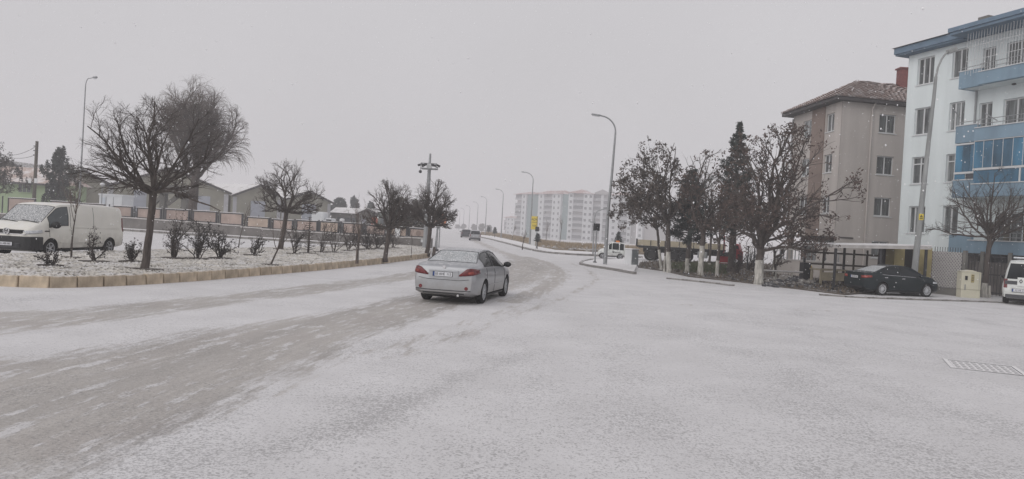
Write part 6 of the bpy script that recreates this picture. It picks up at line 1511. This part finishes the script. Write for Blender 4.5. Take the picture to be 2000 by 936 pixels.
def cabinet():
    a = gp(1876,581); t = thing('utility_cabinet', 'cream electrical cabinet with a gold label, between the lamp post and bare tree', 'cabinet', a, -.10); w = 36.*a.y/FPX; h = 53*a.y/FPX
    bevel(MB().box2((0,0,.36),(w,.45,h-.05)).build('body', M['cream'], t), .02); MB().box2((.01,.01,0),(w-.01,.44,.355)).build('plinth', M['cream'], t)
    MB().add([(-.03,-.03,h-.05),(w+.03,-.03,h-.09),(w+.03,.48,h-.09),(-.03,.48,h-.05),(w*.5,-.03,h+.03),(w*.5,.48,h+.03)], [(0,1,4),(1,2,5,4),(2,3,5),(3,0,4,5),(3,2,1,0)]).build('roof', M['cream'], t)
    MB().box2((w*.17,-.015,h-.42),(w*.30,-.002,h-.24)).build('vent', M['black'], t); lb = MB().box2((w*.48,-.015,h-.52),(w*.64,-.002,h-.16)).build('label_plate', M['ochre'], t)
    for k in range(4): MB().box2((w*.50,-.02,h-.22-.07*k),(w*.62,-.016,h-.20-.07*k)).build('label_line', M['ink'], lb)
    MB().box2((w*.17,-.03,h-.86),(w*.21,-.003,h-.62)).build('handle', M['steel'], t); MB().box2((w*.90,-.008,.38),(w*.915,-.0015,h-.10)).build('door_seam', M['steel'], t)
cabinet()
def manhole():
    c = gp(1921,717.5); t = thing('manhole_cover', 'square iron manhole cover half buried in thin snow, lower right', 'manhole cover', (c.x,c.y,.005), R(-24)); m = mat('snowy_iron', (.12,.12,.125), .8, .25, 6, snow=1.15, snow_scale=9)
    f = MB(); s = .56
    for a in ((-s,-s,s,-s+.07),(-s,s-.07,s,s),(-s,-s+.071,-s+.07,s-.071),(s-.07,-s+.071,s,s-.071)): f.box2((a[0],a[1],-.03),(a[2],a[3],.004))
    f.build('frame', m, t); MB().box2((-s+.08,-s+.08,-.03),(s-.08,s-.08,-.002)).build('cover', m, t); st = MB().box((0,0,0),(.075,.03,.004)).mesh('stud', m); k = 0
    for i in range(9):
        for j in range(9): o = link('stud', st, t); o.location = (-.42+.105*i, -.42+.105*j, .001); o.rotation_euler.z = R(45) if (i+j) % 2 else R(-45)
manhole()
# ---- carport, kiosk, screens and fences by the beige block
def carport():
    th = R(-5); A = at(1632,482.5,34.0); a = Vector((A.x,A.y,0)); L = 4.15; z0 = 2.02; z1 = 2.20; D = 5.0; t = thing('carport', 'flat-roofed carport with a snowy white edge and dark posts, above the dark saloon', 'carport', a, th)
    MB().extr([(-.1,0,z0-.13),(L+.05,0,z1-.15),(L+.05,0,z1),(-.1,0,z0)], (0,D,0)).build('roof', M['cope'], t); MB().extr([(-.1,-.02,z0+.003),(L+.06,-.02,z1+.003),(L+.06,D,z1+.003),(-.1,D,z0+.003)], (0,0,.05)).build('roof_snow', M['snow'], t)
    for f in (.02,.5,.98):
        for y in (.2,D-.2): MB().box((L*f,y,(z0+(z1-z0)*f-.16)/2),(.10,.10,z0+(z1-z0)*f-.16)).build('post', M['darksteel'], t)
    for z in (.95,1.55): MB().box2((0,D-.12,z),(L,D-.06,z+.09)).build('back_rail', M['wood'], t)
    for f in (.25,.40,.62,.78): MB().box2((L*f,D-.05,.0),(L*f+.10,D-.02,z0-.18)).build('back_post', M['wood'], t)
    MB().box2((-.35,D-1.6,.0),(.0,D-.9,1.05)).build('black_bin', M['black'], t)
    return t
carport()
def table():
    p = gp(1628,560); t = thing('wooden_table', 'low tan wooden bench table under the left end of the carport', 'table', (p.x,p.y+.6,.05), .3); MB().box((0,0,.74),(1.7,.8,.07)).build('tabletop', M['tan'], t)
    for x in (-.75,.75):
        for y in (-.33,.33): MB().box((x,y,.35),(.09,.09,.70)).build('leg', M['tan'], t)
    MB().box((0,-.36,.42),(1.45,.05,.4)).build('side_panel', M['tan'], t)
table()
def kiosk():
    A = at(1745,530,37.); B = at(1808,530,37.); t = thing('ochre_kiosk', 'ochre sheet-metal kiosk with a dark doorway at the right end of the carport', 'kiosk', (A.x,37,0), .12); w = B.x-A.x
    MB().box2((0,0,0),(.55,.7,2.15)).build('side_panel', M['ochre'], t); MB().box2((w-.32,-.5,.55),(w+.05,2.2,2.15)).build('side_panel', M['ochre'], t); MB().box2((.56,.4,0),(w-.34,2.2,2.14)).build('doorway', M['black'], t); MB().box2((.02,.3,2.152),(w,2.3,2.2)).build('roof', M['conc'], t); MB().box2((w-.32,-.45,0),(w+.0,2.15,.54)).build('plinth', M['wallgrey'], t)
kiosk()
def screen():
    A = at(1817,565,35.0); B = at(1874,560,33.8); d = Vector((B.x-A.x,B.y-A.y,0)); L = d.length; t = thing('lattice_screen', 'grey diamond-patterned screen wall between the kiosk and cream cabinet', 'screen', (A.x,A.y,0), math.atan2(d.y,d.x)); H = zat(1845,492,34.4)
    MB().box2((0,.06,0),(L,.16,H)).build('backing', M['diamond'], t); n = 10; u = L/n
    m1 = MB().bar((0,0,0),(u*1.0,0,u*1.2),.022,.03).mesh('slat', M['cope']); m2 = MB().bar((0,0,u*1.2),(u*1.0,0,0),.022,.03).mesh('slat', M['cope'])
    for i in range(n):
        for j in range(int((H-.35)/(u*1.2))):
            for k, m_ in enumerate((m1,m2)): o = link('slat', m_, t); o.location = (i*u, .03+.012*k, .35+j*u*1.2)
    MB().box2((-.02,-.02,0),(L+.02,.2,.33)).build('plinth', M['conc'], t)
    sp = MB()
    for x in np.arange(.05,L,.12): sp.tube([(x,.1,H),(x,.1,H+.22)], .012, 4)
    sp.build('spikes', M['darksteel'], t)
    for x in (L+.06,): MB().box2((x,.0,0),(x+.14,.16,H+.1)).build('post', M['conc'], t)
screen()
def gate():
    A = at(1878,560,36.); B = at(2030,560,33.5); d = Vector((B.x-A.x,B.y-A.y,0)); L = d.length; t = thing('iron_fence', 'dark upright-barred iron fence behind the bare tree', 'fence', (A.x,A.y,0), math.atan2(d.y,d.x)); H = 1.95
    bm1 = MB().tube([(0,0,.05),(0,0,H)], .016, 5).mesh('bar', M['darksteel']); x = .1
    while x < L: o = link('bar', bm1, t); o.location = (x,0,0); x += .14
    for z in (.15,1.0,H-.1): MB().box2((0,-.02,z),(L,.02,z+.05)).build('rail', M['darksteel'], t)
    for x in (.0,.75,1.9,3.0): MB().box2((x,-.07,0),(x+.15,.08,H+.15)).build('post', M['conc'], t)
    MB().box2((0,1.6,0),(L,1.8,1.6)).build('back_wall', M['bluegrime'], t)
gate()
def balustrade():
    A = at(1518,520,45.); B = at(1640,528,43.); d = Vector((B.x-A.x,B.y-A.y,0)); L = d.length; t = thing('garden_wall', 'low beige garden wall with a pale balustrade, left of the carport', 'wall', (A.x,A.y,0), math.atan2(d.y,d.x)); h = .98
    MB().box2((0,0,-.1),(L,.2,h)).build('wall', M['beige'], t); MB().box2((-.03,-.04,h+.002),(L+.03,.24,h+.07)).build('coping', M['cope'], t); bm1 = MB().tube([(0,.1,h+.07),(0,.1,h+.62)], .035, 6).mesh('baluster', M['steel']); x = .1
    while x < L: o = link('baluster', bm1, t); o.location.x = x; x += .22
    MB().box2((0,.05,h+.62),(L,.15,h+.70)).build('rail', M['cope'], t); MB().box2((-.25,-.02,0),(-.02,.22,1.25)).build('pier', M['lime'], t)
    for f in (.62,.78): MB().box2((L*f,-.02,h+.07),(L*f+.45,.0,h+1.1)).build('gate_pier', M['beige'], t)
balustrade()
def rail():
    A = gp(1484,530,.5); B = gp(1580,535,.5); t = thing('low_rail', 'low snow-topped pipe rail in front of the rubbish', 'rail', (A.x,A.y,0)); A.z = .55; B.z = .55; o = Vector((A.x,A.y,0)); MB().tube([A-o,B-o], .045, 7).build('rail', M['cope'], t)
    for f in (0,.33,.66,1): q = (A-o).lerp(B-o,f); MB().tube([(q.x,q.y,-.05),q], .04, 6).build('post', M['lime'], t)
rail()
def bench():
    p = gp(1514,536); t = thing('roofed_stand', 'small open stand with a thin snowy roof behind the crooked tree', 'stand', (p.x,p.y+2.2,0), .1); MB().box((0,0,1.62),(2.0,1.2,.06)).build('roof', M['cope'], t)
    for x in (-.9,.9):
        for y in (-.5,.5): MB().tube([(x,y,0),(x,y,1.59)], .04, 6).build('post', M['darksteel'], t)
    MB().bar((.5,-.62,.9),(1.25,-.62,1.75),.05,.12).build('brace', M['darksteel'], t)
bench()
rn = random.Random(17); G_ = 'rubbish sacks by the carport'
for i, (px, py, s, m, l) in enumerate([(1534,553,.36,'bin1','pale bulging sack, largest of the rubbish by the rail'),(1546,556,.28,'bin2','dark sack lying right of the pale bulging sack'),(1556,553,.30,'bin2','dark sack in the middle of the rubbish pile'),(1566,557,.24,'bin1','small grey sack at the road side of the rubbish'),(1584,556,.22,'bin1','small grey sack against the left carport post'),(1522,556,.22,'bin2','small dark sack at the left end of the rubbish')]):
    p = gp(px, py); o = thing('rubbish_sack', l, 'sack', p, rn.uniform(0,3), G_); MB().blob((0,0,s*.55),(s*1.2,s,s*.65),40+i,2,.14).build('sack', M[m], o, True); MB().blob((s*.5,0,s*1.12),(s*.2,s*.2,s*.2),60+i,1,.2).build('knot', M[m], o, True)
p = gp(1577,548); o = thing('yellow_bag', 'bright yellow plastic bag lying on top of the rubbish', 'bag', (p.x,p.y,.25), 0); MB().blob((0,0,.25),(.26,.22,.26),5,2,.16).build('bag', mat('yellow_plastic', (.62,.42,.06), .5, .2, 6), o, True); MB().blob((.12,0,.52),(.09,.07,.08),6,1,.2).build('knot', MATS['yellow_plastic'], o)
def rub():
    rs = random.Random(3); mb = MB()
    for i in range(150):
        p = gp(rs.uniform(1490,1600), rs.uniform(548,562)); s = rs.uniform(.05,.2); mb.blob((p.x,p.y,s*.4),(s*1.3,s,s*.6),i,1,.3)
    stuff(mb.build('rubble', M['bin2']))
    mb = MB()
    for i in range(90):
        p = gp(rs.uniform(1490,1600), rs.uniform(548,560)); s = rs.uniform(.04,.13); mb.blob((p.x,p.y,s*.5+.1),(s*1.3,s,s*.6),i+500,1,.3)
    stuff(mb.build('litter', M['bin1']))
rub()
def red_board():
    p = gp(1415,530); t = thing('red_board', 'small red board on two legs among the painted trunks', 'board', (p.x,p.y,0), .05); z = zat(1415,515,p.y); z2 = zat(1415,501,p.y)
    MB().box2((-.36,0,z),(.36,.05,z2)).build('board', M['red'], t); [MB().box((x,.025,z/2),(.05,.045,z)).build('leg', M['darksteel'], t) for x in (-.28,.28)]; MB().box2((-.3,-.012,z-.002+.03),(.3,-.002,z+.07)).build('white_line', M['blindwhite'], t)
red_board()
def flag():
    p = gp(1437,532); t = thing('red_flag', 'red cloth with a dark spot hung on a leaning pole under the trees', 'flag', p); q = lambda px, py: at(px,py,p.y)-p
    MB().tube([(-.15,0,-.05),q(1433,468)], .03, 6).build('pole', M['darksteel'], t)
    a, b, c, d = q(1435,484), q(1452,492), q(1449,514), q(1434,504); MB().extr([a,b,c,d], (0,.02,0)).build('cloth', M['red'], t); m = (a+b+c+d)/4; MB().tube([m+Vector((0,-.004,0)),m+Vector((0,-.012,0))], .06, 10).build('spot', M['ink'], t)
flag()
# ================================================================== SNOWFALL AND HAZE
def snowfall(n=8500):
    rs = np.random.RandomState(12); y = 4.5+ (rs.rand(n)**.7)*45; u = rs.uniform(-.78,.78,n); v = rs.uniform(-.02,.40,n); x = u*y; z = np.maximum(.05, EYE+v*y*1.0-.03*y); s = rs.uniform(.003,.0075,n)*np.where(rs.rand(n) < .04, 1.4, 1.)*(1+y/50)
    base = np.array([(1,0,0),(0,1,0),(-1,0,0),(0,-1,0),(0,0,1.25),(0,0,-1.25)]); V = (base[None]*s[:,None,None]+np.stack([x,y,z],1)[:,None]).reshape(-1,3)
    tri = np.array([(0,1,4),(1,2,4),(2,3,4),(3,0,4),(1,0,5),(2,1,5),(3,2,5),(0,3,5)]); F = (tri[None]+6*np.arange(n)[:,None,None]).reshape(-1,3); stuff(link('falling_snow', npmesh('falling_snow', V, F, M['flake'])), 'white snowflakes drifting through the air')
snowfall()
hz_m = bpy.data.materials.new('haze'); hz_m.use_nodes = True; t_ = hz_m.node_tree; t_.nodes.clear(); ou = t_.nodes.new('ShaderNodeOutputMaterial'); pv_ = t_.nodes.new('ShaderNodeVolumePrincipled')
pv_.inputs['Color'].default_value = (.97,.96,.98,1); pv_.inputs['Density'].default_value = .0018; pv_.inputs['Anisotropy'].default_value = .2; t_.links.new(pv_.outputs[0], ou.inputs['Volume'])
hb = MB().box2((-1600,-70,-4),(1600,1900,28)); stuff(hb.build('haze', hz_m), 'pale snowy haze filling the air')
